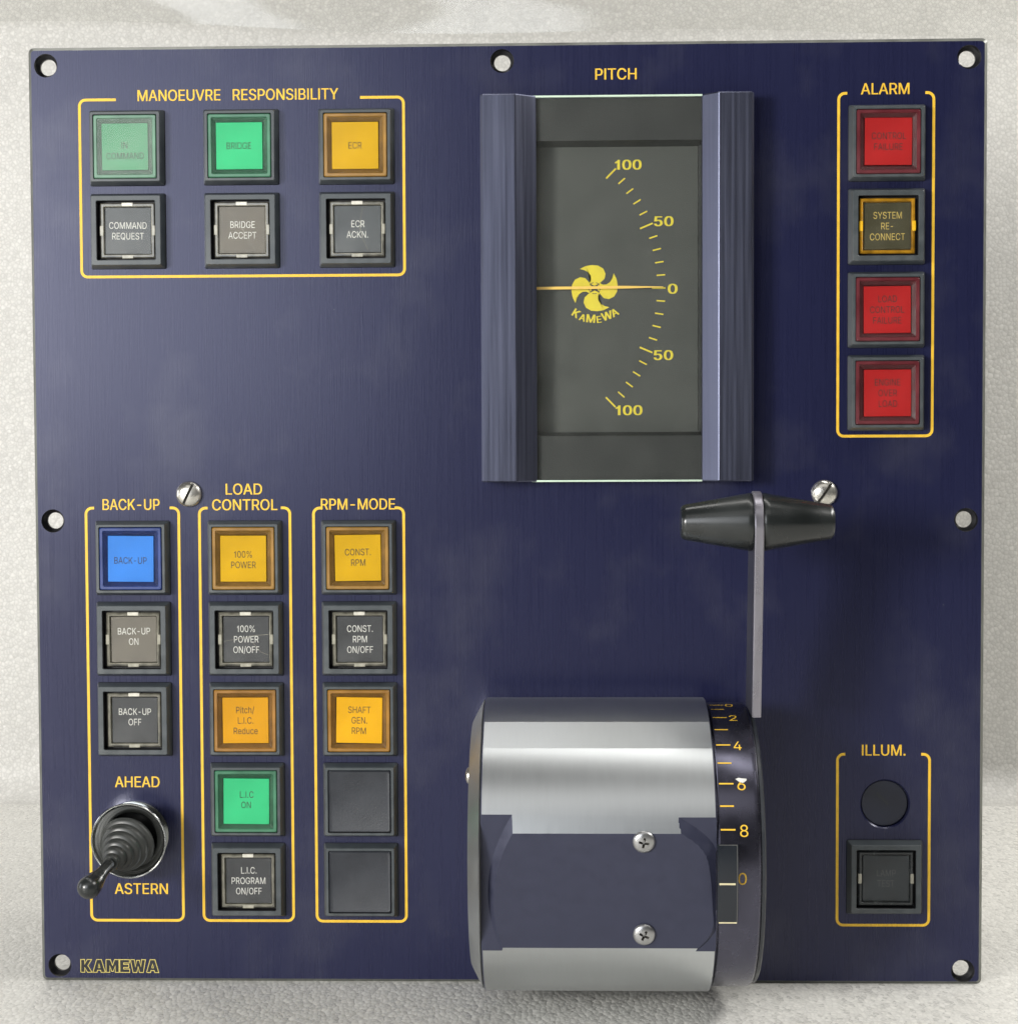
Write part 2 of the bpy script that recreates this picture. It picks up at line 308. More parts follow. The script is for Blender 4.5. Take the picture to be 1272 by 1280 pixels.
# lettering outlines: character, advance, closed contours (thousandths of an em)
GLYPHS = """% 676 175 283,155 284,137 289,121 297,107 308,95 320,86 335,80 351,76 369,75 388,75 412,76 431,80 448,87 464,96 479,107 492,121 503,137 511,155 515,175 517,196 515,214 511,230 503,244 492,255 479,264 464,270 448,274 431,276 412,276 388,274 369,270 351,264 335,255 320,244 308,230 297,214 289,196 284|175 327,191 329,203 335,212 346,218 358,222 372,223 388,223 412,222 428,219 441,213 454,204 464,191 470,175 473,160 470,148 464,138 454,132 441,128 428,127 412,127 388,128 372,132 358,138 346,147 335,160 329|501 -10,481 -8,462 -3,446 5,432 15,421 28,412 43,406 59,402 77,400 95,400 120,402 138,406 156,412 172,421 187,433 200,447 210,463 218,481 223,501 225,522 223,540 218,556 210,570 200,581 187,590 172,596 156,600 138,601 120,601 95,600 77,596 59,589 43,580 28,569 15,555 5,540 -3,521 -8|501 35,517 37,529 43,538 53,544 66,548 80,549 95,549 120,548 135,544 149,538 162,529 172,517 178,501 180,486 178,473 172,464 162,458 149,454 135,453 120,453 95,454 80,458 66,464 53,473 43,485 37|132 0,482 509,540 509,191 0
- 453 337 244,337 188,114 188,114 244
. 188 95 -4,83 -3,73 1,63 9,55 18,51 29,50 41,51 53,55 64,63 73,73 81,83 85,95 87,107 85,118 81,128 73,135 64,140 53,141 41,140 29,135 18,128 9,118 1,107 -3
/ 249 235 533,71 -76,14 -76,178 533
0 453 227 -7,191 -3,158 7,130 24,105 48,85 77,69 113,57 155,50 202,48 254,50 306,57 353,69 395,85 431,106 461,130 484,159 502,191 512,227 516,262 512,295 502,323 484,348 461,368 431,384 395,396 353,403 306,405 254,403 202,396 155,384 113,368 77,348 48,323 24,295 7,263 -3|227 50,250 52,271 60,290 74,306 92,320 116,330 144,338 176,342 213,344 254,342 295,338 332,330 365,320 393,306 416,290 435,271 449,250 457,227 460,203 457,182 449,163 435,147 416,134 393,123 365,115 332,111 295,109 254,111 213,115 176,123 144,134 116,147 92,163 74,182 60,203 52
1 330 160 0,228 0,228 509,180 509,160 450,60 390,60 330,160 378
2 453 64 0,64 47,234 229,252 248,268 266,282 282,294 298,303 312,311 327,316 341,319 356,320 371,319 389,315 405,308 419,298 431,287 441,273 449,258 455,241 458,224 460,205 458,188 454,172 447,159 438,148 427,139 413,132 398,128 381,127 362,66 362,68 391,75 418,86 442,102 464,121 482,143 496,168 507,196 513,225 516,254 513,281 507,306 497,328 482,346 465,361 445,372 423,379 398,381 372,380 354,377 336,371 318,363 299,351 280,336 259,317 235,294 209,267 180,153 60,153 57,389 57,389 0
3 453 218 -7,188 -5,159 1,133 10,108 22,88 38,70 57,57 79,48 104,44 132,109 132,112 115,118 100,126 87,137 76,150 66,165 59,182 54,200 51,219 50,239 51,258 55,275 61,291 69,304 80,315 93,323 108,328 125,329 145,328 163,323 180,316 196,306 211,292 223,275 234,254 241,229 246,201 248,157 248,157 299,288 448,288 452,70 452,70 509,372 509,372 461,211 278,211 289,247 290,279 286,308 276,333 262,354 244,371 222,383 198,391 173,393 145,390 116,383 90,370 66,354 45,333 27,309 12,281 2,251 -5
4 453 40 105,40 158,247 509,311 509,109 166,109 163,413 163,413 105|282 0,282 121,282 146,282 318,343 318,343 0
5 453 221 -7,192 -5,165 1,140 11,118 25,99 41,83 60,71 82,63 105,60 130,122 130,125 115,130 102,138 89,148 78,160 68,173 60,188 54,204 51,221 50,241 51,259 56,276 64,291 75,304 89,314 104,322 122,326 141,328 162,326 183,321 203,314 221,303 237,290 251,275 262,257 270,238 275,218 277,201 276,184 273,167 268,152 262,139 255,128 246,67 253,96 509,366 509,366 452,151 452,134 301,136 301,148 311,162 318,178 325,194 330,212 333,229 334,252 332,274 328,294 321,313 311,330 299,345 285,358 269,370 251,379 231,386 210,390 187,391 163,388 132,381 102,369 76,352 52,332 32,309 15,282 3,253 -4
6 453 226 -7,196 -4,168 3,142 15,119 31,100 51,84 74,73 101,66 130,64 162,65 187,71 212,80 239,93 268,112 302,137 340,252 509,322 509,151 261,145 261,151 270,157 279,165 288,174 295,184 302,196 307,208 311,221 313,235 314,265 312,291 305,316 295,337 280,355 262,370 240,380 215,387 187,389 157,387 127,379 98,368 73,352 50,333 30,310 14,284 3,257 -4|226 48,245 50,263 55,279 63,293 73,304 86,314 101,322 119,326 137,327 157,326 178,322 196,314 213,304 228,293 241,279 251,263 259,245 264,226 265,207 264,190 259,174 252,160 241,148 229,138 214,131 197,126 179,125 158,126 138,131 119,138 102,148 86,160 73,174 63,190 55,207 50
7 453 97 0,323 448,323 452,62 452,62 509,391 509,391 449,165 0
8 453 226 -7,193 -5,163 1,136 11,111 25,91 42,74 62,62 84,54 109,52 135,53 156,58 176,65 195,75 212,87 228,101 241,117 252,134 260,153 265,153 267,129 276,109 289,93 308,80 330,73 354,70 380,73 405,79 429,90 450,106 469,124 485,146 498,170 508,197 514,226 516,255 514,282 508,306 498,328 485,346 469,361 450,373 429,379 405,382 380,379 354,372 330,359 308,343 289,323 276,300 267,300 265,319 260,335 252,351 241,365 228,377 212,387 195,395 176,399 156,401 135,398 109,391 84,378 62,362 42,341 25,317 11,289 1,259 -5|226 49,248 50,267 54,285 60,300 69,313 79,323 91,331 106,335 121,337 139,335 157,330 173,322 189,312 202,298 213,283 223,265 230,247 234,226 235,206 234,187 230,169 223,154 213,140 202,130 189,122 173,117 157,115 139,117 121,121 106,129 91,139 79,152 69,167 60,185 54,205 50|226 290,244 291,260 294,274 300,287 308,298 318,307 330,314 344,318 359,319 376,318 392,314 407,308 420,299 432,288 442,275 449,260 455,244 459,226 460,208 459,192 455,177 449,164 442,153 432,145 420,138 407,134 392,133 376,134 359,138 344,145 330,154 318,165 308,178 300,193 294,209 291
9 453 226 516,256 513,285 506,310 494,333 478,352 458,368 434,380 408,387 378,389 347,387 322,382 296,373 270,359 240,340 207,315 168,200 0,130 0,301 248,307 248,302 238,295 229,287 221,278 214,268 207,257 202,245 198,232 195,218 195,188 197,161 203,137 214,116 229,98 247,83 269,72 294,66 321,64 352,66 382,73 411,85 436,101 459,120 479,143 494,168 506,196 513|226 460,207 459,190 454,174 446,160 435,148 423,138 407,131 390,127 372,125 352,127 331,131 313,138 295,148 280,160 268,174 257,190 250,207 245,226 243,245 245,263 249,279 257,293 267,305 280,314 295,322 312,326 330,327 350,326 371,322 390,314 407,305 422,293 435,279 446,263 454,245 459
A 480 16 0,201 509,276 509,463 0,395 0,287 302,280 323,272 346,264 372,255 402,244 438,232 478,245 478,233 437,222 402,213 371,204 345,197 322,191 302,85 0|110 142,110 199,370 199,370 142
B 456 60 0,60 509,241 509,274 507,304 501,329 491,350 477,367 461,381 442,390 421,396 398,398 374,397 353,393 336,387 320,378 307,368 295,356 286,343 278,329 272,315 267,315 262,331 260,347 254,363 245,378 234,391 220,402 203,411 184,416 161,418 136,416 111,410 88,400 67,386 48,368 31,344 18,317 8,284 2,247 0|125 57,245 57,281 60,309 67,330 80,344 96,353 115,355 137,354 153,350 169,342 184,333 197,320 209,306 218,289 225,269 229,248 231,125 231|125 285,238 285,256 287,273 290,288 296,302 304,314 314,323 326,330 340,335 355,336 372,333 393,326 412,313 429,294 442,270 449,240 452,125 452
C 510 267 -7,225 -3,186 7,150 25,119 49,92 79,70 115,53 157,44 203,40 254,44 305,53 352,70 393,92 429,119 459,150 484,186 501,225 512,267 516,293 514,317 511,340 504,362 496,383 485,402 471,419 456,435 438,448 418,459 397,467 373,473 348,408 348,404 365,397 380,389 395,380 407,369 418,357 428,344 437,330 444,315 449,300 453,284 455,267 456,237 453,209 445,184 432,161 414,141 391,125 364,113 332,106 295,103 254,106 213,113 177,125 145,141 117,161 94,184 76,210 63,237 56,267 53,284 54,300 56,315 60,330 65,344 72,357 81,369 90,380 102,389 114,397 128,404 144,408 160,473 160,467 135,459 112,448 91,435 71,420 53,402 38,383 24,363 13,341 5,317 -2,293 -6
D 502 219 0,96 0,96 57,215 57,254 60,288 68,318 81,343 99,363 122,379 149,390 181,397 216,399 255,397 294,390 329,379 361,364 388,344 410,320 428,291 441,258 449,221 452,93 452,93 509,225 509,273 505,315 495,353 478,385 455,412 426,433 391,449 351,458 306,462 255,458 205,449 159,433 119,411 83,384 54,351 31,312 14,268 3|125 509,125 0,60 0,60 509
E 419 60 0,60 509,372 509,372 452,125 452,125 286,355 286,355 229,125 229,125 57,375 57,375 0
F 410 60 0,60 509,369 509,369 452,125 452,125 278,346 278,346 221,125 221,125 0
G 520 269 -7,225 -3,185 7,149 25,118 49,91 79,69 116,53 157,43 203,40 254,43 305,53 352,69 393,91 429,117 459,149 484,184 501,223 512,265 516,291 514,316 510,340 504,363 494,384 483,403 469,421 453,436 436,449 416,460 395,468 373,474 349,408 349,402 365,395 379,387 393,378 406,368 417,356 427,344 436,330 443,315 448,300 453,283 455,265 456,236 453,209 445,183 432,160 414,141 392,125 364,113 332,106 295,103 254,106 213,113 177,125 145,141 117,161 95,184 76,210 63,238 56,269 53,296 55,322 61,345 71,365 85,382 102,396 123,407 147,413 173,415 202,434 199,283 199,283 256,478 256,478 200,475 160,466 124,451 91,431 62,406 38,377 19,344 5,308 -4
H 517 60 0,60 509,125 509,125 289,392 289,392 509,457 509,457 0,392 0,392 232,125 232,125 0
I 185 60 0,125 0,125 509,60 509
K 467 104 145,104 216,116 231,128 246,139 261,151 275,162 289,174 303,187 317,199 331,212 344,364 509,448 509,231 276,228 276|60 0,60 509,125 509,125 334,124 225,125 193,125 0|372 0,188 259,228 309,449 0
L 393 60 0,60 509,125 509,125 57,361 57,361 0
M 628 60 0,60 509,152 509,277 187,287 159,299 123,311 84,322 49,307 49,318 83,330 121,342 158,352 187,476 509,568 509,568 0,504 0,504 291,504 327,505 369,506 413,507 457,513 457,508 441,503 425,498 409,482 363,467 322,456 291,342 0,286 0,170 291,159 321,145 361,129 408,112 457,119 457,120 416,121 372,122 328,122 291,122 0
N 523 60 0,60 509,136 509,343 183,349 174,355 163,363 151,371 137,379 122,388 107,396 90,405 73,414 55,405 54,403 72,402 90,401 108,400 126,399 142,399 157,399 195,399 509,463 509,463 0,387 0,202 290,177 331,168 346,159 363,148 381,108 452,119 454,122 384,124 328,125 291,125 0
O 533 267 -7,225 -3,186 7,150 25,119 49,92 79,70 115,53 157,44 203,40 254,44 305,53 352,70 393,92 429,119 459,150 484,186 501,225 512,267 516,309 512,348 501,384 484,415 459,442 429,464 393,480 352,490 305,493 254,490 203,480 157,464 115,442 79,415 49,384 25,348 7,309 -3|267 53,296 55,324 63,349 76,372 94,392 116,408 144,420 176,428 213,430 254,428 295,420 332,408 365,392 392,372 415,349 433,324 446,296 453,267 456,237 453,210 445,184 433,161 415,142 392,125 364,113 332,106 295,103 254,106 213,113 176,125 144,142 117,161 94,184 76,210 63,237 55
P 445 60 0,60 509,235 509,272 506,305 499,332 487,356 471,375 452,390 430,400 404,407 377,409 348,407 318,400 291,390 265,375 243,356 223,332 207,305 195,272 188,235 186,109 186,109 242,233 242,257 244,279 248,297 256,312 266,324 279,333 294,339 310,343 328,344 348,343 367,339 385,333 402,324 416,312 428,297 439,279 446,257 451,232 452,125 452,125 0
Q 533 245 159,313 159,369 85,384 65,468 -48,401 -48,346 27,331 46|267 -7,225 -3,186 7,150 25,119 49,92 79,70 115,53 157,44 203,40 254,44 305,53 352,70 393,92 429,119 459,150 484,186 501,225 512,267 516,309 512,348 501,384 484,415 459,442 429,464 393,480 352,490 305,493 254,490 203,480 157,464 115,442 79,415 49,384 25,348 7,309 -3|267 53,296 55,324 63,349 76,372 94,392 116,408 144,420 176,428 213,430 254,428 295,420 332,408 365,392 392,372 415,349 433,324 446,296 453,267 456,237 453,210 445,184 433,161 415,142 392,125 364,113 332,106 295,103 254,106 213,113 176,125 144,142 117,161 94,184 76,210 63,237 55
R 449 60 0,60 509,236 509,273 506,305 500,333 489,356 473,376 455,390 433,401 408,407 381,409 352,407 323,401 296,390 271,376 250,356 232,333 217,305 206,273 200,236 198,96 198,96 255,234 255,258 256,280 260,298 267,313 276,325 287,334 300,340 316,344 333,345 352,344 371,340 389,334 405,325 419,313 430,298 440,279 446,258 451,233 452,125 452,125 0|353 0,230 229,303 229,428 0
S 447 224 -9,188 -7,156 -1,128 9,102 23,81 40,64 60,51 83,42 109,38 137,104 137,108 118,114 102,123 88,136 76,150 66,166 59,185 53,204 50,224 49,246 50,267 54,286 60,303 69,317 79,329 92,338 106,344 122,346 139,344 154,340 168,332 179,322 189,310 197,296 205,280 211,263 217,245 222,184 239,145 253,112 269,86 289,67 313,56 341,52 372,54 400,62 425,75 448,92 468,113 484,138 498,165 508,195 514,227 516,259 514,289 508,316 498,340 484,360 468,377 449,390 427,398 403,401 378,337 378,332 402,320 421,302 437,280 449,254 456,225 459,204 457,185 454,167 448,152 440,139 430,129 418,121 405,117 391,115 376,117 359,122 345,131 334,142 324,155 315,169 308,184 302,198 297,212 293,264 279,279 275,295 270,312 264,328 256,344 248,359 238,372 226,384 213,395 198,402 180,407 161,408 139,406 112,399 87,386 64,370 43,349 25,323 11,294 0,261 -7
T 449 32 452,32 509,417 509,417 452,257 452,257 0,193 0,193 452
U 517 259 -8,220 -6,186 2,154 15,126 33,103 55,85 80,71 108,63 140,60 173,60 509,124 509,124 178,126 155,132 133,141 113,153 95,169 80,187 68,208 59,232 53,259 52,285 53,309 59,331 68,349 80,364 95,377 113,385 133,391 155,393 178,393 509,457 509,457 173,454 140,446 108,433 80,414 55,391 33,363 15,332 2,297 -6
V 480 204 0,16 509,84 509,192 206,199 187,207 164,215 137,225 106,236 71,248 31,235 31,247 71,257 107,267 138,276 165,283 187,290 206,395 509,463 509,278 0
W 686 155 0,16 509,82 509,163 196,167 179,172 162,175 145,187 94,190 76,194 58,197 40,189 40,193 58,196 76,200 94,203 111,207 128,211 145,224 196,306 509,380 509,462 196,466 179,470 162,474 145,486 94,490 76,494 58,497 40,488 40,492 58,495 76,499 94,503 111,506 128,510 145,523 196,603 509,670 509,530 0,455 0,368 323,362 345,357 368,351 391,346 417,341 445,336 475,350 475,345 446,340 420,335 395,330 371,324 347,318 323,230 0
Y 472 203 0,203 208,16 509,91 509,192 344,203 327,213 309,222 292,231 274,240 254,250 230,224 230,233 254,242 275,251 293,260 310,270 327,280 344,381 509,455 509,268 208,268 0
c 396 207 -8,174 -5,144 3,117 16,93 35,72 58,56 85,44 116,37 150,34 187,37 225,44 260,56 291,72 318,93 341,117 360,144 374,174 382,207 384,226 384,243 381,260 377,276 371,291 364,305 356,318 346,330 335,340 322,349 308,356 293,362 277,303 262,300 272,295 281,290 289,284 297,278 304,270 311,261 316,252 321,242 325,231 328,220 329,207 330,184 328,163 321,145 310,130 296,118 278,108 258,102 236,98 212,96 187,98 163,102 139,108 117,118 97,130 80,145 66,163 55,184 49,207 46,220 47,232 49,243 52,253 55,262 60,271 66,279 73,285 80,292 89,297 98,301 107,304 117,363 102,357 86,350 70,341 56,331 43,319 32,306 21,292 12,277 5,261 -1,244 -5,226 -7
d 424 195 -8,165 -6,137 3,111 16,89 34,70 57,55 84,43 116,36 151,34 189,36 227,43 261,55 293,70 320,89 342,112 361,137 374,165 382,196 384,218 383,237 379,253 373,267 364,278 355,287 346,295 336,301 327,306 319,311 319,311 509,372 509,372 0,313 0,313 59,307 59,301 50,295 41,287 31,277 21,266 12,252 4,236 -3,217 -7|205 47,226 49,246 55,263 65,278 78,290 95,299 115,306 138,310 162,312 189,310 216,306 241,300 263,290 282,278 299,263 312,246 322,227 328,205 330,182 328,162 322,145 311,130 298,118 281,108 261,102 239,98 215,96 189,98 163,102 139,109 117,118 97,130 80,145 66,162 55,182 49
e 404 212 -8,177 -5,145 3,117 16,92 35,72 58,56 85,44 116,37 150,34 187,36 224,44 258,55 290,71 317,91 340,115 359,142 373,172 382,205 384,226 383,246 380,266 374,285 366,303 355,319 341,334 324,347 305,357 282,365 256,370 227,371 194,371 169,75 169,75 221,338 221,310 202,308 226,304 248,298 269,288 286,277 301,263 314,246 323,227 328,205 330,183 328,164 323,146 313,131 301,119 286,109 270,102 251,97 231,96 211,96 178,98 151,102 127,110 106,121 88,135 73,151 61,169 53,190 48,212 46,227 47,241 49,254 53,265 58,276 65,285 73,294 82,300 93,306 105,365 91,358 72,348 55,335 39,320 26,302 14,283 4,261 -3,237 -7
h 410 114 227,114 0,53 0,53 509,114 509,114 287,102 287,116 319,132 344,152 362,175 374,200 382,227 384,252 383,275 377,295 369,313 356,328 340,341 321,350 298,355 271,357 240,357 0,296 0,296 235,293 263,286 286,273 304,256 318,235 326,210 329,192 328,176 324,161 317,147 308,136 297,126 283,119 266,115 248
i 167 53 0,53 379,114 379,114 0|84 443,73 444,63 448,54 455,47 463,43 472,41 483,43 494,47 504,54 512,63 518,73 522,84 524,95 522,105 518,114 512,121 504,125 494,126 483,125 472,121 463,114 455,105 448,95 444
t 227 204 379,204 327,6 327,6 379|65 471,126 471,126 98,127 83,130 70,136 61,144 55,156 51,170 50,185 51,202 54,213 2,207 0,200 -2,192 -3,184 -3,176 -4,168 -4,138 -1,113 7,92 21,77 41,68 64,65 93
u 410 182 -5,158 -3,135 2,115 11,97 23,82 39,69 59,60 82,54 109,53 139,53 379,114 379,114 144,116 117,124 94,137 75,154 61,175 53,200 50,218 51,234 55,249 62,263 71,274 83,283 97,290 113,295 132,296 153,296 379,357 379,357 0,298 0,298 92,307 92,294 60,277 35,257 17,234 5,209 -3"""
def fill_contours(cs):
    """non-zero winding fill of closed contours as a stack of trapezoids"""
    segs = []
    for c in cs:
        for i in range(len(c)):
            (x0, y0), (x1, y1) = c[i - 1], c[i]
            if y0 != y1: segs.append((x0, y0, x1, y1, 1) if y0 < y1 else (x1, y1, x0, y0, -1))
    ys = sorted({p[1] for c in cs for p in c})
    rows = [ys[0]]
    for y in ys[1:]:
        while y - rows[-1] > 26: rows.append(rows[-1] + 20)
        if y - rows[-1] > 2: rows.append(y)
    rows[-1] = ys[-1]
    quads = []
    for ya, yb in zip(rows, rows[1:]):
        ym = (ya + yb) / 2; cr = []
        for x0, y0, x1, y1, d in segs:
            if y0 <= ym < y1:
                f = lambda y: x0 + (x1 - x0) * (min(max(y, y0 - 3), y1 + 3) - y0) / (y1 - y0)
                cr.append((f(ym), f(ya), f(yb), d))
        cr.sort(); wn = 0; st = None
        for c in cr:
            was = wn; wn += c[3]
            if was == 0 and wn != 0: st = c
            elif was != 0 and wn == 0: quads.append(((st[1], ya), (max(c[1], st[1]), ya), (max(c[2], st[2]), yb), (st[2], yb)))
    vv = [p for q in quads for p in q]
    return [(x / 1000, y / 1000) for x, y in vv], [tuple(range(4 * i, 4 * i + 4)) for i in range(len(quads))]
GL = {}
for ln in GLYPHS.split('\n'):
    adv, rest = ln[2:].split(' ', 1)
    GL[ln[0]] = (int(adv) / 1000, *fill_contours([[tuple(int(q) for q in x.split()) for x in l.split(',')] for l in rest.split('|')]))
CAPH = 0.509
def text(bm, s, ca, cb, h, width=None, xs=0.86, w=0.06, weight='r', rot=0.0, fn=None, mi=0):
    """lettering of cap height h centred at (ca, cb)"""
    pen = 0; items = []
    for ch in s:
        if ch == ' ': pen += 0.28; continue
        adv, vv, tt = GL[ch]; items.append((pen, vv, tt)); pen += adv
    allx = [p0 + x for p0, vv, tt in items for x, y in vv]; x0, x1 = min(allx), max(allx)
    k = h / CAPH; kx = width / (x1 - x0) if width else k * xs
    cr, sr = math.cos(rot), math.sin(rot)
    def place(x, y):
        x = (x - (x0 + x1) / 2) * kx; y = y * k - h / 2
        return ca + x * cr - y * sr, cb + x * sr + y * cr
    passes = [(0, 0)] if weight == 'r' else [(-1, -0.005), (0, 0), (1, 0.005)] if weight == 'm' else [(-2.2, -0.01), (-1.1, -0.005), (0, 0), (1.1, 0.005), (2.2, 0.01)]
    w_base = w
    for (p0, vv, tt), (dx, dz) in [(it, ps) for it in items for ps in passes]:
        w = w_base + dz
        q = [place(p0 + x + dx * 0.011, y) for x, y in vv]
        vs = [bm.verts.new(fn(a, b) if fn else P(a, b, w)) for a, b in q]
        for t in tt:
            try: bm.faces.new([vs[i] for i in t]).material_index = mi
            except ValueError: pass
def lathe(bm, prof, o=(0, 0, 0), axis=(0, 0, 1), n=48, mi=0, cap0=True, cap1=True):
    """prof = [(distance along axis, radius)], axis and origin in (a, b, w)"""
    ax = Vector(axis).normalized(); e = Vector((1, 0, 0)) if abs(ax.x) < 0.9 else Vector((0, 1, 0))
    e1 = ax.cross(e).normalized(); e2 = ax.cross(e1)
    O = Vector(o); loops = []
    for d, r in prof:
        lp = []
        for i in range(n):
            t = 2 * math.pi * i / n
            q = O + ax * d + (e1 * math.cos(t) + e2 * math.sin(t)) * r
            lp.append(P(*q))
        loops.append(lp)
    loft(bm, loops, cap0, cap1, mi)
def boolean(me_a, bms, op='DIFFERENCE'):
    """cut the bmeshes in bms out of mesh me_a (mm units); returns a new mesh"""
    oa = bpy.data.objects.new('work', me_a); COL.objects.link(oa); tmp = []
    for b in bms:
        bmesh.ops.recalc_face_normals(b, faces=b.faces)
        mb = bpy.data.meshes.new('work_cut'); b.to_mesh(mb); b.free()
        ob = bpy.data.objects.new('work_cut', mb); COL.objects.link(ob); tmp.append(ob)
        md = oa.modifiers.new('b', 'BOOLEAN'); md.operation = op; md.object = ob; md.solver = 'EXACT'
    dg = bpy.context.evaluated_depsgraph_get(); dg.update()
    res = bpy.data.meshes.new_from_object(oa.evaluated_get(dg))
    for t in tmp + [oa]: bpy.data.objects.remove(t)
    return res

# ------------------------------------------------------------------ the setting: foam floor and foam wall
def foam_sheet(name, corners, nx, ny, amp, seed, m):
    bm = bmesh.new(); rnd = random.Random(seed)
    a, b, c, d = [Vector(q) for q in corners]
    nrm = (b - a).cross(d - a).normalized()
    ph = [(rnd.uniform(8, 30), rnd.uniform(8, 30), rnd.uniform(0, 6)) for _ in range(5)]
    g = []
    for j in range(ny + 1):
        row = []
        for i in range(nx + 1):
            s, t = i / nx, j / ny
            q = a.lerp(b, s).lerp(d.lerp(c, s), t)
            z = sum(math.sin(s * p + t * q2 + r) for p, q2, r in ph) / 5 * amp
            row.append(bm.verts.new((q + nrm * z) * 1000))
        g.append(row)
    for j in range(ny):
        for i in range(nx):
            bm.faces.new((g[j][i], g[j][i + 1], g[j + 1][i + 1], g[j + 1][i]))
    o = build(name, bm, m, smooth=60); o['kind'] = 'structure'
    return o
foam_sheet('floor', [(-0.9, -0.9, 0.0001), (0.9, -0.9, 0.0001), (0.9, 0.272, 0.0001), (-0.9, 0.272, 0.0001)], 120, 80, 0.0006, 1, M_FLOOR)
bm = bmesh.new(); g = []
prof = [(262, -0.9)] + [(270 + 18 * math.sin(math.radians(t)), 17.4 - 18 * math.cos(math.radians(t))) for t in range(0, 91, 10)] + [(288 + 4 * (z - 17) / 730, z) for z in range(30, 760, 12)]
for y, z in prof:
    g.append([bm.verts.new((x, y + 0.8 * math.sin(x * 0.013 + z * 0.02) * min(1, z / 60) + 0.3 * math.sin(x * 0.05 + z * 0.03) * min(1, z / 60), z)) for x in range(-900, 901, 15)])
for r0, r1 in zip(g, g[1:]):
    for i in range(len(r0) - 1): bm.faces.new((r0[i], r0[i + 1], r1[i + 1], r1[i]))
build('wall', bm, M_FOAM, smooth=60)['kind'] = 'structure'

# ------------------------------------------------------------------ control panel
panel = bpy.data.objects.new('control_panel', None); COL.objects.link(panel)
panel.empty_display_size = 0.05
panel['label'] = 'navy blue ship control panel with yellow lettering, coloured buttons and a silver lever drum'
panel['category'] = 'control panel'
def loc(u, v, w=0.0): return tuple(pm(u, v, w))

# face plate, origin at its middle
bm = bmesh.new()
TH, CH = 4.0, 1.3
loft(bm, [rr(PW, PH, 1.6, -TH, 5), rr(PW, PH, 1.6, -CH, 5), rr(PW - 2 * CH * 0.85, PH - 2 * CH * 0.85, 1.0, 0, 5)], True, True)
bmesh.ops.recalc_face_normals(bm, faces=bm.faces)
me = bpy.data.meshes.new('plate'); bm.to_mesh(me); bm.free()
def pc(u, v): return u - PW / 2, PH / 2 - v
HOLES = [(5.7, 5.7), (147.3, 5.7), (290.2, 5.9), (5.8, 147.2), (290.1, 147.7), (5.9, 288.2), (290.0, 288.9)]
cuts = []
for u, v in HOLES:
    a, b = pc(u, v); cb_ = bmesh.new()
    loft(cb_, [circ(2.55, -TH - 1, 40, a, b), circ(2.55, -2.9, 40, a, b), circ(3.55, -1.9, 40, a, b), circ(3.7, 1, 40, a, b)], True, True)
    cuts.append(cb_)
a, b = pc(265.6, 236.3); cb_ = bmesh.new()
loft(cb_, [circ(7.4, -2.2, 56, a, b), circ(7.4, -0.4, 56, a, b), circ(7.8, 0.001, 56, a, b), circ(7.8, 1, 56, a, b)], True, True)
cuts.append(cb_)
a, b = pc(182.3, 76.3); cb_ = bmesh.new(); box(cb_, a - 26.3, a + 26.3, b - 47.6, b + 47.6, -3.4, 1.0); cuts.append(cb_)
me = boolean(me, cuts)
me.materials.clear()
for m_ in (M_PANEL, M_BLACKHOLE, M_EDGE): me.materials.append(m_)
for p in me.polygons:
    p.material_index = 0; p.use_smooth = True
    if max(abs(p.center.x) - PW / 2, abs(p.center.z) - PH / 2) > -1.2 and p.normal.y > -0.99: p.material_index = 2
    for u, v in HOLES:
        a, b = pc(u, v)
        if p.area < 60 and math.hypot(p.center.x - a, p.center.z - b) < 4.2 and abs(p.center.y) > 0.05: p.material_index = 1
me.transform(Matrix.Scale(MM, 4)); me.set_sharp_from_angle(angle=math.radians(25))
plate = link('face_plate', me, panel, loc(PW / 2, PH / 2))
# closed box of electronics behind the plate
bm = bmesh.new(); box(bm, -118, 118, -128, 122, -90, -TH, 1.0)
build('rear_housing', bm, M_BEZDARK, panel, loc(PW / 2, PH / 2))

# printed group borders
def border(u0, u1, v0, v1, s0, s1, wd=0.84, r=1.9):
    """u0..u1 x v0..v1 with the top line broken: stubs of length s0 and s1"""
    a0, b0 = pc(u0, v0); a1, b1 = pc(u1, v1)
    pts = [(a0 + s0, b0)] + corner(a0 + r, b0 - r, r, 90, 180) + corner(a0 + r, b1 + r, r, 180, 270) + \
          corner(a1 - r, b1 + r, r, 270, 360) + corner(a1 - r, b0 - r, r, 0, 90) + [(a1 - s1, b0)]
    bm = bmesh.new(); stroke(bm, pts, wd, 0.0, 0.06)
    build('border_line', bm, M_YEL, plate, smooth=0)
border(16.05, 116.8, 16.4, 71.1, 11.4, 13.4)
border(250.5, 279.5, 16.6, 121.7, 2.6, 2.6)
border(16.3, 45.5, 143.2, 273.7, 2.6, 2.8)
border(52.0, 80.4, 143.3, 273.7, 2.6, 2.8)
border(87.8, 116.0, 143.4, 273.8, 2.6, 2.8)
border(250.8, 279.3, 220.7, 274.5, 2.4, 2.6)
def title(s, u0, u1, v, h=3.4):
    bm = bmesh.new(); a, b = pc((u0 + u1) / 2, v)
    text(bm, s, a, b, h, width=u1 - u0, w=0.07, weight='m')
    build('lettering', bm, M_YEL, plate, smooth=0)
title('MANOEUVRE  RESPONSIBILITY', 34.3, 96.6, 15.2)
title('PITCH', 176.0, 188.6, 10.0)
title('ALARM', 257.3, 272.0, 15.3)
title('BACK-UP', 21.6, 39.5, 142.1)
title('LOAD', 60.4, 71.7, 137.4)
title('CONTROL', 56.1, 76.5, 142.3)
title('RPM-MODE', 90.2, 113.3, 142.2)
title('AHEAD', 24.3, 38.4, 229.6)
title('ASTERN', 23.8, 40.6, 263.6)
title('ILLUM.', 258.4, 271.8, 219.4)
